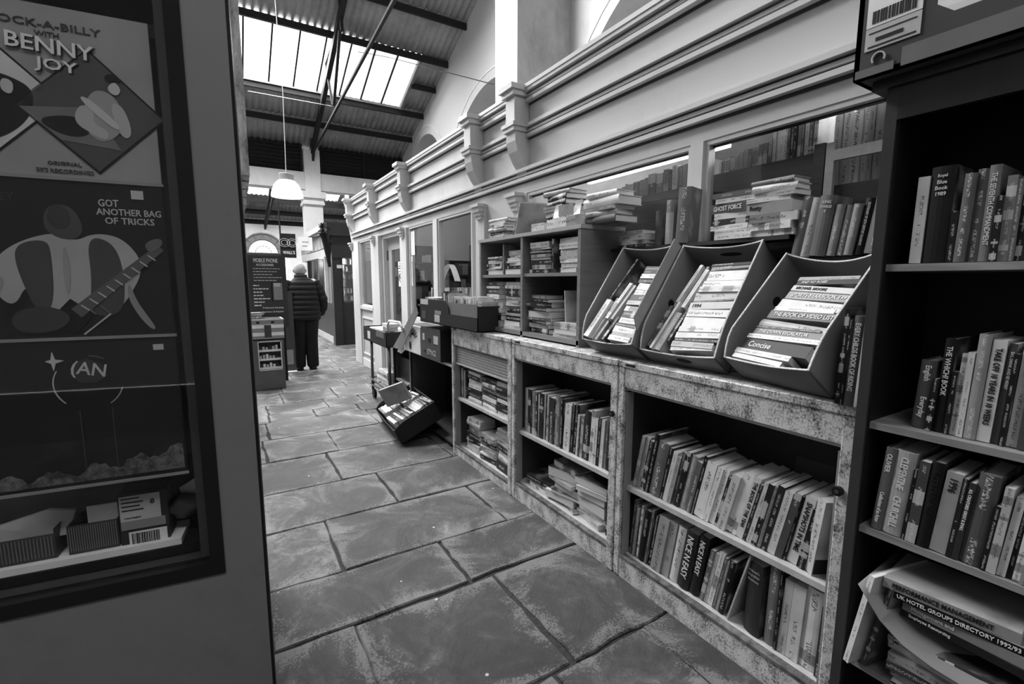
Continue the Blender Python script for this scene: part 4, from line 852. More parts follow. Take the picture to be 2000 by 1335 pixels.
b2.build('cardboard_box', 'middle of the three tilted cardboard boxes on the cabinets', card, card_edge, (.05, .03, .03, .02), hole=[('F', .2, .09, .035, .016), ('T', .2, .07, .05, .012), ('L', .27, .09, .02, .02)])
b1.build('cardboard_box', 'tilted cardboard box beside the beech shelf unit, farthest of three', plain('pale_brown_card', .21, .85, scale=5), card_edge, (.05, .03, .03, .02), hole=[('R', .1, .1, .008, .008), ('R', .06, .1, .008, .008)])
b3.across(.03, .012, .045, [(14, 20, .6, 'P'), (16, 22, .5, 'P'), (34, 25, .02, 'P', 'Concise', .62), (14, 27, .6, 'P'), (20, 26, .22, 'P', 'THE DOWN ESCALATOR', .6), (8, 24, .03, 'P'), (26, 26, .42, 'H'), (26, 25, .13, 'P', 'THE BOOK OF VIDEO LISTS', .65), (16, 22, .6, 'P'), (26, 23, .55, 'P'), (26, 23, .33, 'P', 'SPORTS YEARBOOK 1995', .62), (18, 22, .6, 'P', 'MICHAEL MOORE', .02), (16, 23, .03, 'P', 'AND NO ROSES', .6), (14, 21, .3, 'P')], 'in the nearest tilted box', 'paperbacks stacked in the nearest tilted box', 1, .13, tot=.375)
b2.across(.155, .012, .03, [(12, 18, .6, 'P'), (18, 18, .4, 'P'), (10, 19, .03, 'P'), (20, 19, .6, 'P'), (18, 18, .6, 'P'), (34, 19, .62, 'P'), (24, 19, .6, 'P'), (24, 19, .55, 'P', '1994', .02), (6, 19, .1, 'P'), (30, 19, .4, 'P'), (20, 20, .5, 'P'), (22, 19, .62, 'P'), (34, 19, .6, 'P'), (14, 19, .25, 'P', 'THE BUSINESS', .6), (10, 17, .02, 'P', 'JACK CHARLTON\'S SOCCER', .6)], 'of right stack in the middle box', 'right stack in the middle tilted box', -4, .02, tot=.43)
b2.along([(.025, .03, .055, 6, .022, .21, .09, 'P', .085), (.055, .012, .04, 8, .012, .24, .6, 'P', .10), (.045, .20, .065, 8, .010, .2, .55, 'P', .07), (.085, .01, .045, 7, .03, .19, .25, 'P', .10), (.115, .06, .05, 8, .012, .2, .02, 'P', .09),
          (.075, .25, .04, 10, .014, .2, .62, 'P', .09), (.12, .22, .035, 9, .018, .2, .5, 'P', .1), (.10, .24, .055, 9, .014, .21, .1, 'P', .085)], 'in the middle box', 'slanting books in the middle tilted box')
b1.along([(.035, .012, .03, 7, .034, .22, .6, 'P', .12), (.06, .012, .045, 9, .014, .24, .5, 'P', .1), (.09, .01, .05, 10, .016, .22, .25, 'P', .1), (.06, .22, .03, 10, .022, .26, .02, 'H', .12), (.115, .12, .025, 11, .020, .21, .55, 'P', .1), (.145, .12, .03, 11, .014, .2, .35, 'P', .1), (.15, .01, .035, 12, .016, .13, .03, 'P', .1)], 'in the box by the beech unit', 'slanting books in the far tilted box')
b1.across(.19, .012, .03, [(16, 13, .6, 'P'), (12, 13, .3, 'P'), (20, 13, .6, 'P'), (10, 13, .05, 'P'), (18, 13, .5, 'P'), (22, 13, .03, 'P'), (18, 13, .55, 'P'), (14, 13, .4, 'P'), (20, 13, .03, 'P'), (20, 13, .6, 'P'), (22, 13, .62, 'P'), (14, 13, .05, 'P'), (16, 13, .6, 'P'), (12, 13, .02, 'P'), (16, 13, .12, 'P')], 'of right stack in the far box', 'right stack in the far tilted box', 2, .0, tot=.42)
bm = NB(); prism(bm, [b1.p(.352, .52, -.045), b1.p(.352, .10, -.045), b1.p(.352, .06, .01), b1.p(.352, .52, .01)], b1.u*.004); tag(obj('card_flap', bm, plain('pale_card_flap', .30, .85)), 'pale card flap rising on the right side of the far tilted box', 'card')
# ---- wall ledges and what stands on them
tag(bx('wall_ledge', 1.845, SX-.002, .585, .985, 1.474, 1.489, dark_panel), 'narrow dark ledge behind the nearest tilted box', 'shelf'); tag(bx('wall_ledge', 1.825, SX-.002, .99, 1.945, 1.562, 1.578, dark_panel), 'narrow dark ledge behind the far two tilted boxes', 'shelf')
row('in the leaning row above the nearest box', 'old books leaning above the nearest tilted box', 1.825, 1.4905, .985, .665, [(24, 22, .15, 'H'), (22, 21, .34, 'H'), (36, 21, .14, 'H', '=KING|CHARLES|II'), (20, 17.5, .26, 'H'), (18, 17, .17, 'H'), (18, 17, .24, 'H'), (20, 18.5, .02, 'H', 'DICTIONARY OF 20TH CENTURY ALLUSIONS'), (36, 19.5, .2, 'H'), (18, 17, .06, 'H')], dmax=.125, leans=[9, 9, 7, 7, 7, 7, 8, 7, 6])
pile('in left pile above the middle box', 'left pile on the ledge above the middle tilted box', 1.822, 1.235, 1.579, [(14, 17, .6, 'P'), (12, 17, .55, 'P'), (14, 18, .6, 'P'), (16, 17, .05, 'P'), (16, 18, .6, 'P'), (26, 18, .07, 'P', 'GHOST FORCE'), (14, 18, .55, 'P'), (14, 17, .12, 'P')], tot=.195, maxd=.115, yawj=4)
pile('in right pile above the middle box', 'right pile on the ledge above the middle tilted box', 1.815, 1.065, 1.579, [(18, 17, .6, 'P'), (22, 18, .62, 'P'), (26, 18, .5, 'P'), (34, 18, .3, 'P', 'Rusty'), (12, 17, .6, 'P'), (16, 16, .35, 'P'), (20, 17, .6, 'H'), (16, 17, .12, 'H')], tot=.215, maxd=.115, yawj=4)
book('H', .04, .165, .11, .09, (1.825, 1.625, 1.579), 0, R_(1), 'small dark grey hardback left of the two taller cloth books', None, ink=.4)
book('H', .045, .205, .12, .20, (1.82, 1.555, 1.579), 0, R_(1), 'pale cloth hardback between small dark and big cloth books', None, ink=.4)
book('H', .06, .25, .12, .17, (1.815, 1.475, 1.580), R_(14), R_(2), 'big cloth hardback showing its board above the tilted boxes', None)
pile('in the pile right of beech unit', 'pile on the ledge beside the beech unit', 1.822, 1.80, 1.579, [(14, 18, .05, 'P'), (18, 18, .6, 'P'), (30, 19, .62, 'P'), (16, 18, .4, 'P')], tot=.085, maxd=.115, yawj=10)
# ---- books inside the windows (seen above the dark backs)
STUFF = []
def wrow(where, group, y0, y1, z, n, seed, h0, h1, tones, x=2.09, tk=(8, 22), kd='P', stuff=False):
    q = random.Random(seed); before = set(bpy.data.objects); row(where, group, x, z, y0, y1, [(q.uniform(*tk), 100*(h0+(h1-h0)*(i/(n-1) if n > 1 else 0)+q.uniform(-.008, .008)), q.choice(tones), kd) for i in range(n)], dmax=.2, leans=0, simple=True)
    if stuff: STUFF.extend(o for o in bpy.data.objects if o not in before)
wrow('in the middle window', 'books along the middle shop window', 2.5, 1.60, 1.886, 26, 31, .05, .135, (.1, .2, .3, .5, .04), stuff=True)
wrow('in nearest window\'s low left group', 'short books at left of the nearest window', 1.50, 1.24, 1.901, 12, 32, .08, .12, (.1, .3, .5, .2), stuff=True)
wrow('in nearest window\'s tall left group', 'tall books at left of the nearest window', 1.235, 1.05, 1.901, 12, 33, .155, .20, (.1, .3, .5, .04, .6), kd='H')
wrow('in nearest window\'s right group', 'tall books at right of the nearest window', .99, .52, 1.776, 17, 34, .27, .30, (.3, .5, .6, .04, .55), tk=(12, 30), kd='H')
zf = onx(870, 598, 2.1).z
tag(bx('window_shelf', 2.04, 2.32, yb+.03, ya-.03, zf-.02, zf-.002, beech), 'shelf of books inside the far shop window', 'shelf')
wrow('in the far shop window', 'books in the far shop window', sy(812)-.1, sy(930)+.1, zf, 34, 35, .20, .22, (.3, .5, .6, .04, .1, .55), tk=(14, 34), stuff=True)
def merge_stuff(objs, name, lb):
    bm = NB(); mats = []
    for o in objs:
        b0 = len(bm.faces); bm.from_mesh(o.data); bm.faces.ensure_lookup_table(); vs_ = set(); idx = []
        for m in o.data.materials:
            if m not in mats: mats.append(m)
            idx.append(mats.index(m))
        for f in bm.faces[b0:]:
            f.material_index = idx[f.material_index]; vs_.update(f.verts)
        for v in vs_: v.co = o.matrix_world @ v.co
    for o in objs: bpy.data.objects.remove(o)
    x = obj(name, bm, mats); x['kind'] = 'stuff'; x['label'] = lb; x['category'] = 'books'
bpy.context.view_layer.update(); merge_stuff(STUFF, 'shelved_books', 'distant rows of books standing inside the shop windows')
A0 = onx(858, 548, 2.05); A1 = onx(891, 548, 2.05); AT = onx(876, 516, 2.05); bm = NB(); pts = []
for s_ in (0, 1):
    for i in range(9):
        t_ = i/8; y = A0.y+(AT.y-A0.y)*t_ if s_ == 0 else AT.y+(A1.y-AT.y)*t_; z = A0.z+(AT.z-A0.z)*(math.sin(t_*math.pi/2) if s_ == 0 else math.cos(t_*math.pi/2)); pts.append((y, z))
for a, b in zip(pts, pts[1:]):
    if (a[0]-b[0])**2+(a[1]-b[1])**2 < 1e-8: continue
    bm.faces.new([bm.verts.new(q) for q in ((2.04, a[0], a[1]), (2.10, a[0], a[1]), (2.10, b[0], b[1]), (2.04, b[0], b[1]))])
bmesh.ops.remove_doubles(bm, verts=bm.verts, dist=1e-4); o = obj('curled_paper', bm, white); o.modifiers.new('t', 'SOLIDIFY').thickness = .012; tag(o, 'white paper curled into a pointed arch in the far shop window', 'paper')
for i, (a, b, zt_) in enumerate(((2.12, 2.75, 1.75), (2.78, 3.45, 2.05), (3.48, 4.1, 1.8), (4.13, 4.85, 2.1))):
    t = thing('interior_shelving', 'dim stocked shelving at the shop end wall, %s one seen through the far windows' % ('leftmost', 'second', 'third', 'rightmost')[i], 'shelf', ((a+b)/2, 8.2, 0))
    bx('back', a, b, 8.34, 8.37, 0, zt_, black, t); bx('side', a, a+.02, 8.08, 8.34, 0, zt_, dgrey, t); bx('side', b-.02, b, 8.08, 8.34, 0, zt_, dgrey, t)
    q = random.Random(70+i)
    for k in range(6):
        z_ = .1+(zt_-.1)*k/6; bx('shelf', a+.02, b-.02, 8.08, 8.34, z_, z_+.015, dgrey, t); x_ = a+.03
        while x_ < b-.12: wv = q.uniform(.04, .14); bx('stock', x_, x_+wv-.006, 8.12, 8.3, z_+.016, z_+.016+q.uniform(.1, .22), (black, dgrey, grey, card_mid, pale)[q.randrange(5)], t); x_ += wv
bm = NB(); lathe(bm, [(.0, 1.62), (.05, 1.6), (.12, 1.56), (.17, 1.42), (.15, 1.2), (.17, .95), (.19, .8)], 20, (2.7, 6.47, 0), .5, 1)
ck = obj('hanging_coat', bm, plain('coat_grey', .14), smooth=True); tag(ck, 'grey coat hanging on a stand behind the shop door glass', 'coat')
bm = NB(); tube(bm, [(2.7, 6.47, 0), (2.7, 6.47, 1.66)], .012, 8); tube(bm, [(2.7, 6.3, .01), (2.7, 6.64, .01)], .012, 6); obj('stand_pole', bm, steel, ck)

# ================================================================== CRATES, CUPBOARD AND TROLLEY BY THE FAR END
cb = thing('dark_cupboard', 'low open dark metal cupboard beyond the shuttered cabinet', 'cabinet', (1.55, 3.95, 0))
Bc = lambda nm, *a, m=in_dark: bx(nm, *a, m, cb)
Bc('top', 1.55, 1.94, 3.44, 5.05, .70, .725, m=rust_dk); Bc('top_edge', 1.545, 1.556, 3.44, 5.05, .703, .724, m=pale)
for a in (3.44, 4.48, 5.03): Bc('side_panel', 1.55, 1.94, a, a+.02, 0, .70, m=in_dark); Bc('front_post', 1.54, 1.56, a, a+.022, 0, .70, m=rust_dk)
Bc('back', 1.92, 1.94, 3.46, 5.03, 0, .7, m=black); Bc('shelf', 1.56, 1.92, 4.50, 5.03, .32, .34, m=slat_m); Bc('floor_panel', 1.56, 1.92, 3.46, 5.03, .03, .05)
for z in (.05, .345): tag(bx('plastic_crate', 1.6, 1.9, 4.55, 4.98, z+.001, z+.24, plain('dark_plastic', .03, .4)), 'dark crate on the %s level of the far cupboard bay' % ('lower' if z < .2 else 'upper'), 'crate')
fb = TB(1.20, 4.62, 4, 27, .80, .42, .17, base=.003)
fb.build('black_box', 'black box tilted on the floor, overflowing with paperbacks', card_dk, card_dk, (.04, .0, .03, .03))
fb.across(.04, .02, .03, rnd_items(12, 51, (16, 30), (22, 26), (.03, .1, .4, .6, .6)), 'of left stack in the floor box', 'left stack in the black floor box', -3, .02, tot=.36)
fb.across(.46, .02, .0, rnd_items(14, 52, (16, 30), (24, 27), (.03, .2, .5, .6, .6)), 'of right stack in the floor box', 'right stack in the black floor box', -4, .05, tot=.38)
book('H', .035, .26, .19, .24, None, M=fb.mat(-fb.w, -(fb.u*.8-fb.v*.6), (fb.v*.8+fb.u*.6), fb.p(.30, .10, -.02)), label='big grey hardback lying slantwise over the floor box books', ink=.03)
# lettered carton
ec = thing('lettered_carton', 'dark carton with pale lettering beside the rusty shuttered cabinet', 'carton', (1.5, 3.82, .727)); Be = lambda nm, *a, m=card_mid: bx(nm, *a, m, ec)
Be('carton_body', 1.50, 1.88, 3.60, 4.04, .727, 1.0); Be('side_print', 1.505, 1.875, 3.597, 3.6, .73, .995, m=card_dk)
text('lettering', 'ETMACK', ec, (-.0015, -.03, .06), (0, -1, 0), (0, 0, 1), .2, .05, pale); Be('white_label', 1.497, 1.4995, 3.64, 3.74, .87, .94, m=pale); Be('white_label', 1.497, 1.4995, 3.95, 4.0, .88, .94, m=pale)
for yy, zz, r_ in ((.02, .17, .035), (-.1, .07, .018), (.14, .06, .018)):
    bm = NB(); prism(bm, [(-.002, yy+r_*math.cos(i*math.pi/8), zz+(r_*.8*math.sin(i*math.pi/8) if i > 8 else r_*.4*math.sin(i*math.pi/8))) for i in range(16)], (.001, 0, 0)); obj('hand_hole', bm, black, ec)
wc = thing('fruit_crate', 'white printed fruit crate left of the lettered dark carton', 'crate', (1.5, 4.28, .727)); bx('crate_body', 1.50, 1.75, 4.07, 4.5, .727, .985, white, wc); 
bx('inner', 1.52, 1.73, 4.09, 4.48, .9855, .987, dgrey, wc)
for i in range(9): an = R_(20+i*17); bm = NB(); beam(bm, (-.002, -.02+.05*math.cos(an), .13+.04*math.sin(an)), (-.002, -.02+.13*math.cos(an), .13+.11*math.sin(an)), .008, .002); obj('sunray_print', bm, black, wc)
bm = NB(); prism(bm, [(-.003, .06+.03*math.cos(i*math.pi/8), .06+.04*math.sin(i*math.pi/8)) for i in range(16)], (.001, 0, 0)); obj('hand_hole', bm, black, wc); bx('side_band', 1.5, 1.75, 4.065, 4.07, .73, .98, pale, wc)
# black open tray of books on top
bt = thing('black_box_tray', 'torn black open carton of books above the lettered carton', 'carton', (1.48, 3.45, 1.05)); X0_, X1_, A_, Z_ = 1.48, 1.86, .20, 1.048
bx('low_front', X0_, X0_+.006, 2.88, 3.45, Z_, Z_+.10, card_dk, bt); bx('front', X0_, X0_+.006, 3.45, 4.0, Z_, Z_+A_, card_dk, bt); bx('back', X1_-.006, X1_, 2.88, 4.0, Z_, Z_+A_-.02, plain('tray_inside', .16), bt)
bx('end', X0_, X1_, 2.88, 2.886, Z_, Z_+A_-.02, card_dk, bt); bx('end', X0_, X1_, 3.994, 4.0, Z_, Z_+A_-.04, card_mid, bt); bx('base', X0_, X1_, 2.88, 4.0, Z_, Z_+.006, card_dk, bt)
bm = NB(); prism(bm, [(X0_-1.4795, 0, .10), (X0_-1.4795, -.08, .10), (X0_-1.4795, -.06, .16), (X0_-1.4795, 0, .20)], (.004, 0, 0)); obj('front_cut', bm, card_dk, bt)
bx('torn_patch', X0_-.002, X0_, 3.80, 3.98, Z_+.155, Z_+.2, pale, bt); bx('label', X0_-.002, X0_-.0005, 3.55, 3.66, Z_+.02, Z_+.08, pale, bt); bx('label', X0_-.002, X0_-.0005, 3.52, 3.65, Z_+.085, Z_+.115, grey, bt); bx('label', X0_-.002, X0_-.0005, 3.86, 3.95, Z_+.03, Z_+.1, card_mid, bt)
bx('inner_board', X0_+.012, X0_+.016, 2.9, 3.44, Z_+.02, Z_+.19, plain('tray_board', .16), bt)
row('in the black tray, right group', 'books in the right of the black open tray', 1.52, Z_+.008, 3.42, 2.92, rnd_items(18, 61, (12, 28), (20, 24), (.5, .6, .4, .6, .1)), dmax=.13, leans=3)
row('in the black tray, dark middle group', 'books in the middle of the black open tray', 1.53, Z_+.008, 3.60, 3.44, [(20, 26, .03, 'P'), (12, 25, .5, 'P'), (24, 26, .02, 'H'), (12, 25, .4, 'P')], dmax=.13, leans=-8)
pile('lying in the left of the black tray', 'books lying in the left of the black open tray', 1.50, 3.80, Z_+.007, [(30, 26, .3, 'P'), (30, 25, .5, 'P'), (40, 25, .3, 'P'), (40, 26, .05, 'P'), (30, 25, .2, 'P'), (24, 24, .55, 'P'), (16, 22, .6, 'M')], maxd=.2, yawj=10)
# trolley
tr_ = thing('wire_trolley', 'tubular steel trolley standing before the shop door', 'trolley', (1.5, 5.2, 0)); TL = tr_.location
def tt(name, pts, r, m=steel_lt): bm = NB(); tube(bm, [Vector(p)-TL for p in pts], r, 8); return obj(name, bm, m, tr_, smooth=True)
for yy in (5.62, 4.92):
    tt('post', [(1.46, yy, .1), (1.46, yy, .72)], .017); tt('post', [(1.80, yy, .1), (1.80, yy, .72)], .014)
for z in (.17, .24): tt('rail', [(1.44, 5.68, z), (1.44, 4.88, z), (1.82, 4.88, z), (1.82, 5.68, z), (1.44, 5.68, z)], .009)
for i in range(9): tt('wire', [(1.46+.04*i, 5.66, .17), (1.46+.04*i, 4.9, .17)], .004)
for x_, yy in ((1.47, 5.6), (1.47, 4.95), (1.79, 5.6), (1.79, 4.95)):
    bm = NB(); tube(bm, [Vector((x_-.015, yy, .055))-TL, Vector((x_+.015, yy, .055))-TL], .054, 16); obj('wheel', bm, black, tr_)
tt('push_handle', [(1.46, 4.92, .60), (1.46, 4.92, .95), (1.45, 4.84, .99), (1.45, 4.50, 1.0), (1.46, 4.42, .92)], .013, pale)
pile('on the trolley\'s lower deck', 'papers on the trolley lower deck', 1.47, 5.25, .25, [(40, 40, .5, 'M'), (30, 36, .62, 'M'), (40, 38, .3, 'M'), (30, 36, .6, 'M')], maxd=.26, yawj=8)
t2 = thing('black_box_tray', 'black open carton of papers on top of the trolley', 'carton', (1.42, 5.35, .70)); 
for a in ((1.42, 1.426, 4.88, 5.82, .70, .86), (1.80, 1.806, 4.88, 5.82, .70, .86), (1.42, 1.8, 4.88, 4.886, .70, .86), (1.42, 1.8, 5.814, 5.82, .70, .86), (1.42, 1.8, 4.88, 5.82, .70, .706)): bx('panel', *a, card_dk, t2)
bx('label', 1.417, 1.4195, 5.5, 5.62, .73, .82, pale, t2); bx('front_cut', 1.417, 1.4195, 4.95, 5.25, .79, .862, plain('tray_board2', .1), t2)
pile('in the carton on the trolley', 'papers in the carton on the trolley', 1.44, 5.35, .708, [(50, 60, .4, 'M'), (50, 62, .5, 'M'), (45, 60, .55, 'M'), (14, 50, .62, 'M')], maxd=.32, yawj=2)
pile('on the white papers in the trolley carton', 'bundles on the trolley carton', 1.45, 5.02, .868, [(40, 18, .3, 'P'), (40, 20, .6, 'M')], maxd=.2)
bm = NB(); prism(bm, [onx(*q, 1.47) for q in ((767, 678), (812, 598), (816, 612), (784, 683))], (.006, 0, 0)); o = tag(obj('card_sheet', bm, card), 'grey card sheet leaning between trolley and white crate', 'card')
bm = NB(); prism(bm, [onx(*q, 1.50) for q in ((776, 686), (789, 655), (789, 684), (783, 690))], (.01, 0, 0)); o = tag(obj('card_sheet', bm, white), 'white card wedge beside the white fruit crate', 'card')
# ================================================================== KIOSK PANEL WITH DISPLAY WINDOW (left)
KA = R_(-7); KD = Vector((math.cos(KA), math.sin(KA), 0)); KN = Vector((-math.sin(KA), math.cos(KA), 0)); KP = Vector((-.097, 1.219, 0)); KZ = Vector((0, 0, 1))
def kp(s, z, off=0.): return KP+KD*s+KN*off+KZ*z
def kbox(name, s0, s1, z0, z1, o0, o1, m, parent=None, bevel=0):
    bm = NB(); M = Matrix(((KD.x, KN.x, 0, KP.x), (KD.y, KN.y, 0, KP.y), (0, 0, 1, 0), (0, 0, 0, 1)))
    if parent: M = Matrix.Translation(-parent.location) @ M
    quadbox(bm, s0, s1, o0, o1, z0, z1, M); return obj(name, bm, m, parent, bevel=bevel)
def kpoly(name, pts, off, m, parent, th=.0008):
    if 'figure' in name or 'hand' in name or 'column' in name and False:
        for _ in range(3 if 'figure' in name else 2):
            pts = [q for a, b in zip(pts, pts[1:]+pts[:1]) for q in ((a[0]*.75+b[0]*.25, a[1]*.75+b[1]*.25), (a[0]*.25+b[0]*.75, a[1]*.25+b[1]*.75))]
    out = []                                   # keep the print inside the sleeve's left edge
    for a, b in zip(pts, pts[1:]+pts[:1]):
        if a[0] >= -.311: out.append(a)
        if (a[0]+.311)*(b[0]+.311) < 0: t = (-.311-a[0])/(b[0]-a[0]); out.append((-.311, a[1]+(b[1]-a[1])*t))
    pts = out
    bm = NB(); prism(bm, [kp(s, z, off)-parent.location for s, z in pts], -KN*th); return obj(name, bm, m, parent)
def ktext(s_, sc, z, wd, ht, off, m, parent, rot=0, nm='lettering'):
    c = math.cos(R_(rot)); sn = math.sin(R_(rot)); return text(nm, s_, parent, kp(sc, z, off)-parent.location, KD*c+KZ*sn, KZ*c-KD*sn, wd, ht, m)
ks = thing('market_kiosk', 'grey painted kiosk end panel with a black framed display window', 'kiosk', kp(-.4, 0, 0))
E0, WR, WB, WT = .139, .062, .745, 2.12     # corner, window right edge, window bottom, window top
kbox('panel', -1.3, E0, 0, WB, -.03, .0, stall, ks); kbox('panel', WR, E0, WB, 2.6, -.03, .0, stall, ks); kbox('panel', -1.3, WR, WT, 2.6, -.03, .0, stall, ks)
kbox('corner_bead', E0, E0+.006, 0, 2.6, -.022, .0, black, ks)
bx('side_wall', .0, .030, 1.22, 2.4, 0, 2.6, stall, ks); kbox('back_wall', -1.3, E0-.25, 0, 2.6, 1.15, 1.2, stall, ks); kbox('side_wall', -1.33, -1.3, 0, 2.6, -.03, 1.2, stall, ks); kbox('roof', -1.33, E0-.1, 2.6, 2.63, -.03, 1.2, stall, ks)
for a in ((WR-.028, WR, WB, WT), (-1.1, WR-.028, WB, WB+.030), (-1.1, WR-.028, WT-.03, WT)): kbox('window_frame', *a, -.034, .0, gloss_black, ks)
kbox('inner_rebate', WR-.050, WR-.028, WB+.03, WT-.03, .0, .05, dgrey, ks); kbox('glass_pane', -1.1, WR-.028, WB+.03, WT-.03, -.018, -.014, glass('kiosk_glass', .55), ks)
kbox('display_shelf', -1.1, WR-.03, .777, .799, .03, .30, black, ks); kbox('inner_back', -1.1, WR+.02, .78, 2.1, .34, .35, dgrey, ks)
kbox('inner_floor', -1.1, WR-.028, WB+.005, WB+.03, .0, .34, dgrey, ks)
kbox('rail', -1.1, WR-.03, 1.88, 1.905, .012, .03, black, ks)
# -- album sleeves hung behind the glass (generic pictures)
def sleeve(z0, lb, m, nm='record_sleeve'): 
    t = thing(nm, lb, 'record', kp(-.155, z0, .004)); kbox('sleeve', -.312, .0, z0, z0+.308, .004, .010, m, t); kbox('plastic_edge', -.312, .003, z0-.003, z0+.003, .001, .004, grey, t); return t
s1 = sleeve(1.594, 'upper pale record sleeve with two overlapping diamond photographs', plain('sleeve_pale', .30, .4))
dm = lambda c, r, zc: [(c-r, zc), (c, zc-r), (c+r, zc), (c, zc+r)]
kpoly('diamond_border', dm(-.245, .105, 1.735), .0035, black, s1); kpoly('diamond_photo', dm(-.245, .10, 1.735), .003, plain('photo_pale', .6, .4), s1)
kpoly('figure_print', [(-.312, 1.70), (-.27, 1.65), (-.23, 1.66), (-.19, 1.70), (-.18, 1.75), (-.215, 1.77), (-.25, 1.775), (-.262, 1.80), (-.285, 1.815), (-.305, 1.80), (-.312, 1.78)], .0022, black, s1)
kpoly('figure_print', [(-.30, 1.79), (-.285, 1.802), (-.272, 1.785), (-.278, 1.76), (-.298, 1.758)], .0013, plain('face_print', .3), s1); kpoly('figure_print', [(-.265, 1.705), (-.245, 1.74), (-.23, 1.725), (-.25, 1.68), (-.24, 1.655), (-.26, 1.66)], .0013, pale, s1); kpoly('figure_print', [(-.225, 1.765), (-.208, 1.76), (-.212, 1.735), (-.228, 1.742)], .0013, pale, s1)
kpoly('diamond_border', dm(-.098, .115, 1.722), .0030, black, s1); kpoly('diamond_photo', dm(-.098, .110, 1.722), .0022, plain('photo_dark', .08, .4), s1)
kpoly('diamond_photo', [(-.205, 1.718), (-.15, 1.665), (-.06, 1.655), (-.1, 1.73)], .0014, plain('photo_mid', .16, .4), s1)
kpoly('figure_print', [(-.12, 1.705), (-.10, 1.76), (-.075, 1.765), (-.055, 1.745), (-.05, 1.70), (-.075, 1.67), (-.10, 1.67)], .0008, plain('photo_mid2', .3), s1); kpoly('figure_print', [(-.075, 1.768), (-.06, 1.785), (-.05, 1.768), (-.06, 1.755)], .0002, pale, s1)
kpoly('figure_print', [(-.12, 1.745), (-.105, 1.75), (-.055, 1.70), (-.065, 1.69)], -.0002, pale, s1); kpoly('figure_print', [(-.19, 1.70), (-.12, 1.715), (-.10, 1.68), (-.14, 1.67)], .0006, black, s1)
kpoly('figure_print', [(-.13, 1.70), (-.118, 1.735), (-.095, 1.728), (-.10, 1.70), (-.075, 1.69), (-.08, 1.67), (-.10, 1.68)], .0003, plain('sleeve_stripe', .4), s1); kpoly('figure_print', [(-.07, 1.745), (-.05, 1.74), (-.038, 1.69), (-.052, 1.675), (-.065, 1.70)], .0003, MATS['sleeve_stripe'], s1); kpoly('figure_print', [(-.076, 1.79), (-.066, 1.797), (-.052, 1.793), (-.049, 1.782), (-.06, 1.785), (-.072, 1.78)], -.0006, black, s1)
ktext('ROCK-A-BILLY', -.155, 1.868, .16, .013, .003, dgrey, s1); ktext('WITH', -.155, 1.851, .035, .009, .003, dgrey, s1)
ktext('BENNY', -.148, 1.8285, .127, .026, .0008, black, s1, -3); ktext('JOY', -.143, 1.7935, .063, .026, .0008, black, s1, -3); ktext('BENNY', -.150, 1.83, .125, .026, -.0006, white, s1, -3); ktext('JOY', -.145, 1.795, .062, .026, -.0006, white, s1, -3); ktext('ORIGINAL', -.150, 1.622, .05, .007, .003, dgrey, s1); ktext('50\'S RECORDINGS', -.150, 1.608, .085, .008, .003, dgrey, s1)
s2 = sleeve(1.286, 'middle dark record sleeve showing a guitarist in a white shirt', plain('sleeve_dark', .018, .35))
wsh = plain('shirt_print', .38, .45); 
kpoly('figure_print', [(-.312, 1.37), (-.28, 1.39), (-.25, 1.345), (-.225, 1.40), (-.215, 1.33), (-.13, 1.335), (-.105, 1.33), (-.075, 1.36), (-.04, 1.43), (-.07, 1.485), (-.115, 1.495), (-.15, 1.475), (-.175, 1.495), (-.24, 1.47), (-.275, 1.43)], .0035, wsh, s2)
kpoly('figure_print', [(-.235, 1.47), (-.19, 1.48), (-.185, 1.45), (-.19, 1.35), (-.215, 1.33), (-.24, 1.43)], .0027, dgrey, s2); kpoly('figure_print', [(-.13, 1.49), (-.085, 1.475), (-.075, 1.40), (-.085, 1.33), (-.14, 1.33), (-.128, 1.40)], .0027, dgrey, s2)
kpoly('figure_print', [(-.195, 1.495), (-.155, 1.475), (-.13, 1.495), (-.145, 1.545), (-.185, 1.545)], .0027, plain('skin_print', .07), s2)
kpoly('figure_print', [(-.186, 1.51), (-.168, 1.495), (-.15, 1.51), (-.152, 1.535), (-.168, 1.548), (-.184, 1.535)], .002, plain('face_dark_print', .045), s2); kpoly('figure_print', [(-.165, 1.48), (-.172, 1.42), (-.168, 1.36), (-.158, 1.42)], .002, plain('shirt_fold', .3), s2); kpoly('figure_print', [(-.295, 1.375), (-.27, 1.42), (-.255, 1.40), (-.275, 1.365)], .002, MATS['shirt_fold'], s2); kpoly('figure_print', [(-.07, 1.40), (-.06, 1.36), (-.045, 1.33), (-.03, 1.30), (-.04, 1.30), (-.06, 1.33), (-.075, 1.37)], .002, grey, s2)
kpoly('guitar_print', [(-.20, 1.325), (-.165, 1.365), (-.13, 1.335), (-.16, 1.296), (-.19, 1.30)], .0018, black, s2); kpoly('guitar_print', [(-.165, 1.345), (-.015, 1.475), (-.006, 1.462), (-.150, 1.328)], .001, plain('neck_print', .10), s2)
kpoly('hand_print', [(-.04, 1.475), (-.012, 1.49), (-.004, 1.475), (-.03, 1.455)], .0004, plain('skin_print2', .13), s2); kpoly('hand_print', [(-.255, 1.34), (-.2, 1.355), (-.16, 1.33), (-.19, 1.30), (-.25, 1.30)], .0004, plain('hand_print', .05), s2)
for i in range(9): a = i/9; kpoly('fret_print', [(-.150+.13*a, 1.352+.112*a), (-.148+.13*a, 1.353+.112*a), (-.136+.13*a, 1.343+.112*a), (-.138+.13*a, 1.341+.112*a)], .0002, pale, s2)
for a, b in (((-.15, 1.295), (-.105, 1.335)), ((-.105, 1.335), (-.12, 1.352))): kpoly('border_line', [a, (a[0]+.002, a[1]-.002), (b[0]+.002, b[1]-.002), b], .001, pale, s2)
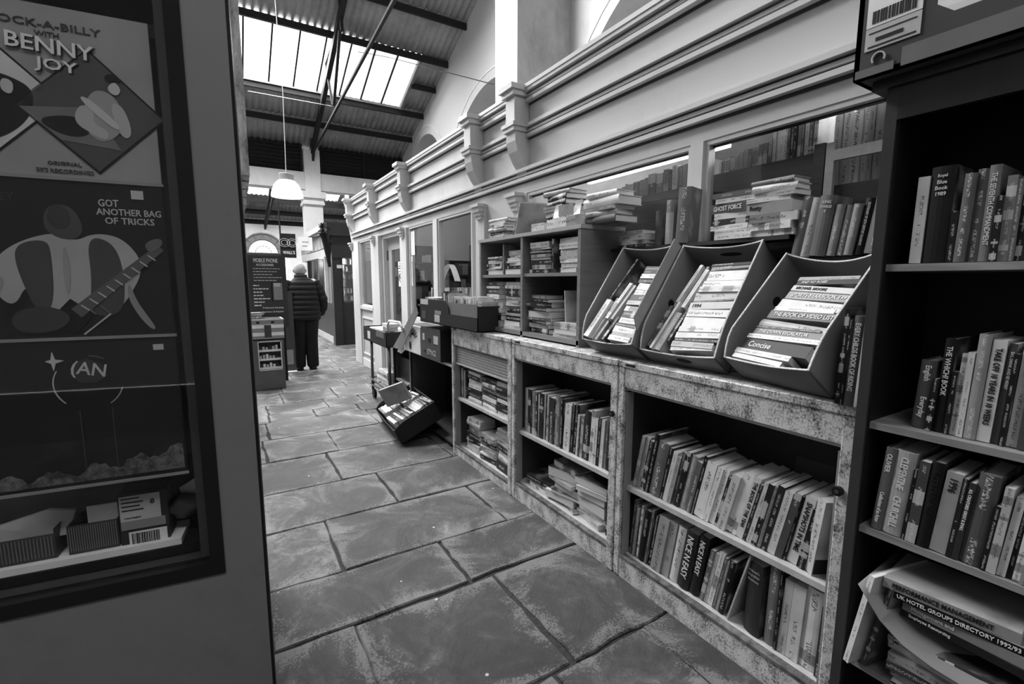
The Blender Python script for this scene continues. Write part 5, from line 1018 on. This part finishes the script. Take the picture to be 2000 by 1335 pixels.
ktext('DIDDLEY', -.268, 1.555, .08, .014, .003, plain('faint_letter', .04), s2)
ktext('GOT', -.09, 1.553, .032, .014, .003, pale, s2); ktext('ANOTHER BAG', -.058, 1.536, .105, .013, .003, pale, s2); ktext('OF TRICKS', -.058, 1.519, .08, .013, .003, pale, s2); kbox('price_sticker', -.052, -.032, 1.563, 1.580, .001, .0015, pale, s2)
s3 = sleeve(.980, 'lowest dark record sleeve with a glowing ring and clouds', plain('sleeve_dark2', .022, .35))
for (a0, a1, r, wv, v_) in ((150, 225, .056, .0022, .4), (-55, -15, .056, .002, .35), (60, 85, .056, .001, .2)):
    for i in range(10):
        a, b = R_(a0+(a1-a0)*i/10), R_(a0+(a1-a0)*(i+1)/10); kpoly('light_arc', [(-.152+r*math.cos(a), 1.195+r*math.sin(a)), (-.152+(r-wv)*math.cos(a), 1.195+(r-wv)*math.sin(a)), (-.152+(r-wv)*math.cos(b), 1.195+(r-wv)*math.sin(b)), (-.152+r*math.cos(b), 1.195+r*math.sin(b))], .003, plain('arc%g' % v_, v_), s3)
kpoly('emblem', [(-.182+.0, 1.215), (-.17, 1.238), (-.15, 1.245), (-.128, 1.232), (-.120, 1.208), (-.14, 1.195), (-.165, 1.197)], .003, plain('emblem_dark', .05), s3); ktext('(AN', -.150, 1.220, .055, .034, .002, pale, s3, -12)
kpoly('star_flare', [(-.215, 1.243), (-.206, 1.246), (-.203, 1.262), (-.199, 1.246), (-.186, 1.243), (-.199, 1.238), (-.203, 1.222), (-.206, 1.238)], .0025, pale, s3)
for i in range(2): kpoly('column_line', [(-.172+.052*i, 1.14), (-.170+.052*i, 1.14), (-.170+.052*i, 1.01), (-.172+.052*i, 1.01)], .003, dgrey, s3)
q = random.Random(5); top = []; 
for i in range(41): x_ = -.308+.304*i/40; top.append((x_, 1.005+.03*(i/40)**2+.008*math.sin(i*.7)+q.uniform(0, .009)))
kpoly('cloud_print', [(-.004, .992)]+[(-.308, .990)]+top, .003, worn('cloud_tone', .2, .03, 60, .42, .6), s3); kbox('price_sticker', -.040, -.022, 1.256, 1.268, .001, .0015, pale, s3)
_kp = kp
def kp(s, z, off=0.): return KP+KD*(s-.018)+KN*off+KZ*(z-.036)
_kb = kbox
def kbox(name, s0, s1, z0, z1, o0, o1, m, parent=None, bevel=0): return _kb(name, s0-.018, s1-.018, z0-.036, z1-.036, o0, o1, m, parent, bevel)
# -- things on the display shelf
bx3 = thing('labelled_box', 'small dark box with printed size 8 label in the kiosk window', 'box', kp(-.06, .836, .07)); kbox('box_body', -.125, -.035, .836, .968, .05, .11, plain('box_dark', .03, .5), bx3)
kbox('label', -.122, -.048, .905, .963, .048, .0498, pale, bx3); kbox('label', -.122, -.041, .885, .905, .048, .0498, grey, bx3); ktext('8', -.062, .945, .008, .012, .0478, ink_b, bx3); ktext('United Kingdom', -.1, .912, .03, .005, .0478, ink_b, bx3)
for i in range(4): kbox('print_line', -.118, -.085+.006*(i % 2), .956-.009*i, .9585-.009*i, .0472, .0479, ink_b, bx3)
kbox('label', -.11, -.04, .845, .878, .048, .0498, white, bx3); q = random.Random(9); x_ = -.105
while x_ < -.055: wv = q.uniform(.0008, .003); kbox('barcode_bar', x_, x_+wv, .850, .875, .0472, .0479, black, bx3); x_ += wv+q.uniform(.0008, .002)
tag(kbox('white_block', -.42, -.012, .8355, .850, .035, .13, white), 'white slab lying on the kiosk display shelf', 'board')
ms = plain('mesh_metal', .05, .4)
for i, (a, b, lb) in enumerate(((-.215, -.128, 'dark mesh desk tray left of the labelled box'), (-.36, -.235, 'dark mesh tray with papers at the kiosk window\'s left'))):
    t = thing('mesh_tray', lb, 'tray', kp((a+b)/2, .851, .09)); 
    for q_ in ((a, b, .851, .855, .05, .125), (a, b, .855, .915-.01*i, .05, .052), (a, a+.002, .855, .915, .052, .125), (b-.002, b, .855, .915, .052, .125), (a, b, .855, .915, .123, .125)): kbox('mesh_panel', *q_, ms, t)
    for j in range(22): kbox('mesh_wire', a+(b-a)*j/22, a+(b-a)*j/22+.0008, .857, .912-.01*i, .0485, .05, grey, t)
tag(kbox('white_card', -.185, -.13, .87, .945, .07, .075, white), 'white card standing in the mesh tray beside the labelled box', 'card')
bm = NB(); prism(bm, [kp(-.35, .88, .08), kp(-.22, .89, .07), kp(-.215, .93, .1), kp(-.26, .94, .1), kp(-.35, .92, .09)], KN*.01); tag(obj('crumpled_paper', bm, pale), 'folded pale paper in the left mesh tray', 'paper')
bm = NB(); bmesh.ops.create_icosphere(bm, subdivisions=3, radius=.035)
q = random.Random(2)
for v in bm.verts: v.co = Vector((v.co.x*1.2, v.co.y*.8, v.co.z*.8))*(1+.18*math.sin(v.co.x*160)*math.cos(v.co.z*130)); v.co += kp(-.005, .905, .09)
tag(obj('crumpled_cloth', bm, plain('cloth_grey', .07), smooth=True), 'crumpled dark cloth right of the labelled box', 'cloth')
bm = NB(); prism(bm, [kp(-.02, .88, .14), kp(.028, .90, .12), kp(.03, .935, .12), kp(.01, .955, .13), kp(-.03, .93, .14)], KN*.006); tag(obj('crumpled_paper', bm, white), 'white crumpled paper behind the dark cloth', 'paper')

kp = _kp; kbox = _kb
# brick and plaster pier beyond the kiosk
bp_ = thing('brick_pier', 'rough plastered brick pier edge behind the kiosk corner', 'pier', (.02, 5.2, 0)); 
bx('plaster_shaft', -.25, .262, 5.0, 5.4, 2.35, 6.5, worn('peeling_plaster', .62, .10, 7., .38, .56, .9, .4, .6), bp_)
zb = 0.
bm = NB()
while zb < 2.33:
    bxr = .135 if zb < 1.9 else .165+.075*(zb-1.9)/.43
    quadbox(bm, -.25-.02, bxr-.0+random.uniform(-.006, .004), -.19+random.uniform(-.004, .004), .19, zb, zb+.062); zb += .072
obj('brickwork', bm, worn('pale_brick', .42, .12, 14., .38, .56, .9, 1, .4), bp_); bx('mortar_core', -.25, .13, 5.02, 5.38, 0, 2.33, mortar, bp_)

# ================================================================== PENDANT LAMP
lp = thing('pendant_lamp', 'white glowing bell shaped pendant lamp over the aisle', 'lamp', (.9, 8.0, 2.66))
bm = NB(); lathe(bm, [(.225, 0), (.222, .03), (.205, .10), (.17, .18), (.12, .235), (.09, .25)], 32); o = obj('shade', bm, emis('lamp_glow_shell', .8, .22), lp, smooth=True); o.modifiers.new('t', 'SOLIDIFY').thickness = .006
bm = NB(); lathe(bm, [(0, .245), (.1, .245), (.105, .25), (.105, .33), (.1, .34), (0, .345)], 24); obj('gear_housing', bm, grey, lp)
bm = NB(); bmesh.ops.create_uvsphere(bm, u_segments=16, v_segments=10, radius=.06, matrix=Matrix.Translation((0, 0, .14))); obj('bulb', bm, emis('bulb_glow', 1, 4.), lp, smooth=True)
bm = NB(); tube(bm, [(0, 0, .34), (.02, 0, 1.5), (-.02, 0, 3.0), (0, 0, roofz(8)-2.66-.1)], .006, 6); obj('cord', bm, pale, lp)

# ================================================================== DARK SHOP ACROSS THE PASSAGE
ds = thing('dark_shop', 'black painted corner shop with lit windows beyond the cross passage', 'kiosk', (2.03, 10.8, 0)); dk = plain('black_shop_paint', .018, .35)
S = lambda nm, *a, m=dk: bx(nm, *a, m, ds)
S('corner_post', 2.0, 2.17, 10.66, 10.9, 0, 2.36); S('stall_riser', 2.05, 3.4, 10.72, 10.80, 0, .92); S('stall_riser', 2.05, 2.12, 10.9, 15, 0, .9)
for a in ((2.16, 2.22), (3.0, 3.4)): S('post', a[0], a[1], 10.70, 10.8, .92, 2.0)
S('fascia_board', 2.0, 3.4, 10.64, 10.8, 1.90, 2.36); S('fascia_board', 1.98, 2.12, 10.8, 15, 1.95, 2.12, m=pale); S('cornice', 1.90, 3.4, 10.55, 10.9, 2.36, 2.62); S('cornice', 1.86, 2.2, 10.9, 15, 2.5, 2.62, m=pale)
S('sign_board', 1.97, 1.99, 10.95, 15, 2.14, 2.48, m=plain('pictured_sign', .3, var=.7, scale=3)); S('roof', 1.95, 3.4, 10.7, 15, 2.6, 2.64); S('interior_back', 2.9, 2.95, 10.9, 15, 0, 2.5, m=plain('shop_inside', .12))
S('floor_skirting', 2.04, 2.06, 10.9, 15, 0, .15, m=pale)
for y in (11.55, 12.35, 13.2, 14.1): S('mullion', 2.0, 2.1, y, y+.09, .9, 1.95, m=dk if y != 11.55 else pale)
for a, b in ((10.9, 11.55), (11.64, 12.35), (12.44, 13.2), (13.29, 14.1)): S('glass_pane', 2.06, 2.066, a, b, .92, 1.94, m=pane)
S('glass_pane', 2.22, 3.0, 10.76, 10.766, .94, 1.9, m=pane); S('lit_display', 2.3, 2.33, 10.95, 14.9, .95, 1.9, m=plain('goods', .5, var=.8, scale=9)); 
q = random.Random(8)
for i in range(28):
    x_ = 2.25+q.random()*.6; z_ = .98+.16*q.randrange(0, 6); nm = q.choice(('jar', 'tin', 'packet')); r = q.uniform(.02, .045)
    bm = NB(); lathe(bm, [(0, 0), (r, 0), (r, .09), (r*.6, .11), (0, .112)], 10); o = obj('shop_goods', bm, plain('g%d' % (i % 4), (.1, .3, .6, .75)[i % 4]), ds); o.location = (x_-2.03, 10.9+q.random()*.1-10.8, z_)
for k in range(6): S('display_shelf', 2.22, 2.98, 10.86, 11.05, .965+.16*k, .975+.16*k, m=steel_lt)
l_ = bpy.data.lights.new('dark_shop_window_light', 'POINT'); l_.energy = 14; l_.shadow_soft_size = .05; lo = bpy.data.objects.new('dark_shop_window_light', l_); COL.objects.link(lo); lo.location = (2.6, 10.84, 1.86)
l_ = bpy.data.lights.new('dark_shop_side_light', 'POINT'); l_.energy = 25; l_.shadow_soft_size = .05; lo = bpy.data.objects.new('dark_shop_side_light', l_); COL.objects.link(lo); lo.location = (2.2, 12.0, 1.85)
S('door_number_plate', 2.09, 2.2, 10.655, 10.66, 1.68, 1.75, m=pale)
bm = NB()
for i in range(40): an = i*.7; tube(bm, [(1.75+.0*i, 10.2, 2.45), (1.75+.09*math.cos(an)*(.6+.4*math.sin(i)), 10.2+.09*math.sin(an), 2.45+.11*math.sin(i*1.3))], .012, 4)
tube(bm, [(1.75, 10.2, 2.4), (1.85, 10.3, 2.2), (1.9, 10.4, 1.7)], [.08, .09, .03], 8)
tag(obj('hanging_dark_wig', bm, black), 'dark shaggy bundle hanging high left of the dark shop', 'bundle')
bm = NB(); beam(bm, (1.75, 10.25, 2.5), (2.05, 10.7, 2.5), .02, .02); obj('bracket', bm, steel, ds).matrix_parent_inverse = Matrix.Translation(-ds.location)
a, b = onz(572, 700, 0), None
def board(px0, px1, py0, py1, y, m, lb, nm='sign_board', th=.02):
    a = ony(px0, (py0+py1)/2, y); c = ony(px1, (py0+py1)/2, y); zt = ony((px0+px1)/2, py0, y).z; zb = ony((px0+px1)/2, py1, y).z
    t = thing(nm, lb, 'sign', (a.x, y, zb)); bx('panel', a.x, c.x, y, y+th, zb, zt, m, t); return t, a.x, c.x, zb, zt
def btext(t, s_, x0, x1, zc, hh, y, m=ink_w, keep=False): return text('lettering', s_, t, Vector(((x0+x1)/2, y-.002, zc))-t.location, (1, 0, 0), (0, 0, 1), x1-x0, hh, m, keep=keep)
t, a, c_, zb, zt = board(549, 578, 456, 503, 9.6, black, 'dark ice cream banner with a white heart emblem', 'ice_cream_banner'); mid = (a+c_)/2
for s_ in (-1, 1):
    bm = NB()
    for rr in (.10, .06):
        for i in range(14):
            f = lambda k: (mid+s_*(.065+rr*.9*math.cos(k))-t.location.x, -.004, zb+(zt-zb)*.62+rr*.75*math.sin(k)-zb)
            beam(bm, f(2*math.pi*i/14), f(2*math.pi*(i+1)/14), .02, .004)
    obj('heart_emblem', bm, white, t)
btext(t, "WALL'S", mid-.1, mid+.1, zb+(zt-zb)*.22, .06, 9.6); 
bm = NB(); tube(bm, [(0, .04, 1.0-.0), (0, .04, -zb)], .015, 6); obj('banner_pole', bm, steel, t)
t, a, c_, zb, zt = board(582, 610, 463, 489, 9.9, white, 'white handwritten sign hanging left of the dark shop', 'hanging_notice'); [bx('handwriting_line', a+.07, c_-.07-.03*k_, 9.897, 9.9, zb+(zt-zb)*(.62-.3*k_), zb+(zt-zb)*(.68-.3*k_), ink_g, t) for k_ in (0, 1)]
bm = NB(); tube(bm, [(c_-a, .0, zt-zb), (c_-a+.35, .7, zt-zb+.1)], .008, 5); obj('string', bm, steel, t)
# mobile phone sign, fruit carton, display counter
t, a, c_, zb, zt = board(487, 561, 499, 640, 7.25, plain('sign_charcoal', .045, .45), 'dark mobile phone accessories sign board with white lettering', 'phone_sign', .04)
H = zt-zb; y_ = 7.25
btext(t, 'MOBILE PHONE', a+.07, c_-.1, zt-.065, .055, y_); btext(t, 'ACCESSORIES', a+.10, c_-.15, zt-.125, .03, y_)
q = random.Random(3)
def blur_line(t, x0, x1, z, hh, m=pale):
    x_ = x0
    while x_ < x1-.02: wv = q.uniform(.015, .05); bx('print_line', x_, min(x1, x_+wv), y_-.002, y_, z, z+hh, m, t); x_ += wv+.008
for i in range(5): blur_line(t, a+.06, c_-.06-.05*(i % 3), zt-.18-.04*i, .010)
for i, n_ in enumerate((6, 13, 8, 9, 14, 10, 6)): blur_line(t, a+.05, a+.05+.014*n_, zt-.41-.045*i, .014, ink_w)
bx('pictured_phone', c_-.17, c_-.06, y_-.003, y_, zt-.60, zt-.37, grey, t); bx('picture_patch', a+.28, c_-.2, y_-.003, y_, zt-.62, zt-.36, black, t); bx('pictured_face', a+.30, a+.38, y_-.006, y_-.003, zt-.42, zt-.37, pale, t)
btext(t, 'Professional Unlocking', a+.15, c_-.06, zt-.71, .028, y_); btext(t, 'Solutions & Repairs', a+.14, c_-.06, zt-.765, .028, y_)
for xx in (a+.05, c_-.09): bx('leg', xx, xx+.04, y_, y_+.04, 0, zb, steel, t)
ct_ = thing('fruit_carton', 'striped fruit carton standing on the grey display counter', 'carton', (.44, 6.95, .66)); cx0, cx1 = ony(487, 650, 6.76).x, ony(555, 650, 6.76).x
for k, (z0, z1, m) in enumerate(((.66, .70, grey), (.70, .745, white), (.745, .80, grey), (.80, .845, white), (.845, .90, grey))): bx('carton_band', cx0, cx1, 6.76, 7.14, z0, z1, m, ct_)
bx('printed_picture', cx0+.17, cx0+.25, 6.757, 6.76, .68, .84, dgrey, ct_); bx('top_rim', cx0-.005, cx1+.005, 6.755, 7.145, .90, .915, pale, ct_); bx('dark_inside', cx0+.02, cx1-.02, 6.77, 7.12, .9155, .917, dgrey, ct_)
for xx in (cx0+.1, cx0+.27): bm = NB(); prism(bm, [(xx-.44+.022*math.cos(i*math.pi/6), -.194, .215+.014*math.sin(i*math.pi/6)) for i in range(12)], (0, .002, 0)); obj('hand_hole', bm, black, ct_)
for i in range(6): o_ = book('M', .012, .28, .19, (.3, .5, .15)[i % 3], (cx0+.04+.0*i, 6.85, .92+.0125*i), R_(90+i*7-20), 0, '%s magazine, %s up from the striped carton top' % (tone_word((.3, .5, .15)[i % 3]), ordn(i+1)), 'magazines on the striped fruit carton', lying=True, simple=True); o_.location.x = cx0+.1+.02*i; o_.location.y = 6.82+.01*i
cn = thing('display_counter', 'low grey counter with a white stocked display niche', 'counter', (.43, 6.95, 0)); gx0, gx1 = ony(495, 720, 6.76).x-.02, ony(556, 700, 6.76).x
C_ = lambda nm, *a, m=None: bx(nm, *a, m or plain('counter_grey', .12, .6), cn)
C_('front', gx0, gx1, 6.76, 6.78, 0, .25); C_('front', gx0, gx0+.09, 6.76, 6.78, .25, .66); C_('front', gx1-.035, gx1, 6.76, 6.78, .25, .66); C_('front', gx0+.09, gx1-.035, 6.76, 6.78, .62, .66); C_('body', gx0, gx1, 6.9, 7.15, 0, .66); C_('top', gx0, gx1, 6.76, 7.15, .645, .659); C_('side', gx0, gx0+.02, 6.78, 6.9, 0, .64); C_('side', gx1-.02, gx1, 6.78, 6.9, 0, .64)
bm = NB(); 
for k in range(3): C_('niche_shelf', gx0+.02, gx1-.02, 6.78, 6.9, .27+.115*k, .28+.115*k, m=white); C_('shelf_ticket_strip', gx0+.092, gx1-.037, 6.775, 6.78, .262+.115*k, .29+.115*k, m=white)
fr = frame(gx0+.08, gx1-.03, .25, .63, .012, 6.7, 6.7, white, 'tmp'); bpy.data.objects.remove(fr)
for a_ in ((gx0+.085, gx0+.095, .25, .63), (gx1-.04, gx1-.03, .25, .63), (gx0+.085, gx1-.03, .25, .26), (gx0+.085, gx1-.03, .62, .63)): C_('niche_trim', a_[0], a_[1], 6.752, 6.76, a_[2], a_[3], m=white)
q = random.Random(12)
for k in range(3):
    for j in range(6): zq = .2805+.115*k; x_ = gx0+.115+j*(gx1-gx0-.16)/6; tag(bx('small_carton', x_-.015, x_+.012, 6.80, 6.84, zq, zq+q.uniform(.035, .06), (pale, white, dgrey)[q.randrange(3)]), 'small packet in the counter display niche', 'packet', 'packets in the counter niche')
ob = thing('low_bin', 'dark narrow stand between the counter and walking person', 'stand', (.75, 7.9, 0)); p0, p1 = ony(553, 650, 7.9).x, ony(575, 650, 7.9).x; bx('panel', p0, p1, 7.9, 7.94, .02, 1.25, dgrey, ob); bx('foot', p0, p1, 7.8, 8.0, 0, .02, pale, ob); bx('grey_patch', p0+.02, p1-.03, 7.895, 7.9, .12, .35, grey, ob)
# downpipe at the far corner
bm = NB(); tube(bm, [(SX-.06, 8.53, 2.86), (SX-.06, 8.53, 2.6), (SX-.02, 8.53, 2.35), (SX+.02, 8.53, 2.1), (SX+.02, 8.53, 0.02)], .035, 10); tube(bm, [(SX-.06, 8.53, 2.66), (SX-.06, 8.53, 2.74)], .05, 10); tag(obj('downpipe', bm, paint, smooth=True), 'cream painted downpipe at the far shop corner', 'pipe')

# ================================================================== THE PERSON (seen from behind)
PX, PY = 1.045, 8.05
pe = thing('person', 'person in dark quilted jacket and black trousers walking away down the aisle', 'person', (PX, PY, 0))
me = bpy.data.meshes.new('body'); V = [(0, 0, .93), (0, .0, 1.12), (0, .005, 1.32), (0, .0, 1.43), (-.015, .015, 1.49), (-.02, .03, 1.545), (-.02, .035, 1.60), (-.02, .03, 1.635),
     (-.09, 0, .88), (-.09, -.01, .48), (-.095, .0, .09), (.09, 0, .88), (.09, .0, .48), (.09, -.03, .10),
     (-.17, 0, 1.39), (-.255, -.02, 1.13), (-.25, .06, .92), (.17, 0, 1.39), (.255, -.02, 1.13), (.25, .06, .92), (-.02, .125, 1.565), (-.095, .12, .035), (.09, .07, .035)]
Ed = [(0, 1), (1, 2), (2, 3), (3, 4), (4, 5), (5, 6), (6, 7), (0, 8), (8, 9), (9, 10), (0, 11), (11, 12), (12, 13), (2, 14), (14, 15), (15, 16), (2, 17), (17, 18), (18, 19), (5, 20), (10, 21), (13, 22)]
Rr = [(.15, .11), (.14, .10), (.15, .10), (.07, .06), (.055, .055), (.078, .092), (.084, .098), (.05, .06), (.09, .09), (.06, .06), (.045, .05), (.09, .09), (.06, .06), (.045, .05), (.06, .06), (.045, .045), (.035, .035), (.06, .06), (.045, .045), (.035, .035), (.012, .014), (.035, .03), (.035, .03)]
me.from_pydata(V, Ed, []); bo = bpy.data.objects.new('body', me); COL.objects.link(bo); bo.parent = pe; skin = plain('skin', .42, .5, var=.05); me.materials.append(skin)
sm_ = bo.modifiers.new('skin', 'SKIN'); bo.modifiers.new('sub', 'SUBSURF').levels = 2; bo.modifiers['sub'].render_levels = 2
for i, r in enumerate(Rr): me.skin_vertices[0].data[i].radius = r; me.skin_vertices[0].data[i].use_root = (i == 0)
dg = bpy.context.evaluated_depsgraph_get(); dg.update(); m2 = bpy.data.meshes.new_from_object(bo.evaluated_get(dg)); 
bo.modifiers.clear(); bo.data = m2
for p_ in m2.polygons: p_.use_smooth = True
def loft(name, rings, m, parent, seg=28, close=True):
    bm = NB(); prev = None; rs = []
    for (cx_, cy_, cz_, rx, ry) in rings:
        rs.append([bm.verts.new((cx_+rx*math.copysign(abs(math.cos(2*math.pi*k/seg))**.8, math.cos(2*math.pi*k/seg)), cy_+ry*math.copysign(abs(math.sin(2*math.pi*k/seg))**.8, math.sin(2*math.pi*k/seg)), cz_)) for k in range(seg)])
    for a, b in zip(rs, rs[1:]):
        for k in range(seg): bm.faces.new((a[k], a[(k+1) % seg], b[(k+1) % seg], b[k]))
    if close: bm.faces.new(rs[0][::-1]); bm.faces.new(rs[-1])
    return obj(name, bm, m, parent, smooth=True)
jk = plain('quilted_nylon', .014, .75, var=.2, scale=30); trs = plain('black_trousers', .012, .8)
def puff(t, n, amp): return amp*abs(math.sin(math.pi*n*t))**.55
rings = []; K_ = 72
prof = [(0, .245, .175), (.1, .255, .18), (.35, .25, .175), (.6, .235, .165), (.8, .225, .15), (.9, .20, .135), (.96, .15, .11), (1., .095, .09)]
def ip(t, j):
    for a, b in zip(prof, prof[1:]):
        if a[0] <= t <= b[0]: return a[j]+(b[j]-a[j])*(t-a[0])/(b[0]-a[0])
    return prof[-1][j]
for i in range(K_+1):
    t_ = i/K_; pf = puff(t_, 8.5, .013); rings.append((.0, -.0, .79+(1.455-.79)*t_, ip(t_, 1)+pf-.012, ip(t_, 2)+pf-.012))
loft('jacket', rings, jk, pe)
loft('jacket_collar', [(-.008, .01, 1.43, .11, .10), (-.012, .012, 1.455, .10, .095), (-.015, .015, 1.485, .092, .09), (-.015, .015, 1.505, .09, .088), (-.015, .015, 1.50, .07, .068)], jk, pe, close=False)
for sgn in (-1, 1):
    bm = NB(); pts = []; rr = []
    path = [Vector((sgn*.17, 0, 1.40)), Vector((sgn*.235, -.01, 1.28)), Vector((sgn*.285, -.02, 1.12)), Vector((sgn*.295, .02, 1.0)), Vector((sgn*.25, .09, .88))]
    for i in range(61):
        t_ = i/60*(len(path)-1); k = min(int(t_), len(path)-2); f_ = t_-k; p_ = path[k].lerp(path[k+1], f_); pts.append(p_); rr.append((.085-.012*i/60)*(.45 if i == 0 else 1)+puff(i/60, 7, .008)-.006)
    tube(bm, pts, rr, 18); obj('jacket_sleeve', bm, jk, pe, smooth=True)
for sgn, fy in ((-1, 0), (1, -.03)):
    loft('trouser_leg', [(sgn*.095, fy, .045, .078, .085), (sgn*.095, fy, .07, .088, .09), (sgn*.09, fy*.8, .3, .092, .095), (sgn*.088, .0, .5, .10, .105), (sgn*.088, 0, .7, .12, .13), (sgn*.095, 0, .88, .135, .15)], trs, pe)
    loft('shoe', [(sgn*.095, fy+.05, .0, .052, .14), (sgn*.095, fy+.05, .03, .054, .14), (sgn*.095, fy+.03, .06, .05, .11), (sgn*.095, fy-.02, .10, .045, .055)], black, pe)
bm = NB(); bmesh.ops.create_uvsphere(bm, u_segments=24, v_segments=16, radius=1)
for v in list(bm.verts):
    if v.co.y > .25 or v.co.z < -.62: bm.verts.remove(v)
for v in bm.verts: v.co = Vector((v.co.x*.088-.02, v.co.y*.098+.035, v.co.z*.112+1.575))
o = obj('hair', bm, plain('short_white_hair', .40, .8, scale=40, var=.2), pe, smooth=True); o.modifiers.new('t', 'SOLIDIFY').thickness = .006
for sgn in (-1, 1):
    bm = NB(); bmesh.ops.create_uvsphere(bm, u_segments=12, v_segments=8, radius=1)
    for v in bm.verts: v.co = Vector((v.co.x*.012+sgn*.09-.02, v.co.y*.02+.04, v.co.z*.032+1.565))
    obj('ear', bm, skin, pe, smooth=True)
    bm = NB(); tube(bm, [(sgn*.094-.02, .03, 1.585), (sgn*.09-.02, .12, 1.59)], .004, 6); obj('spectacle_arm', bm, black, pe)
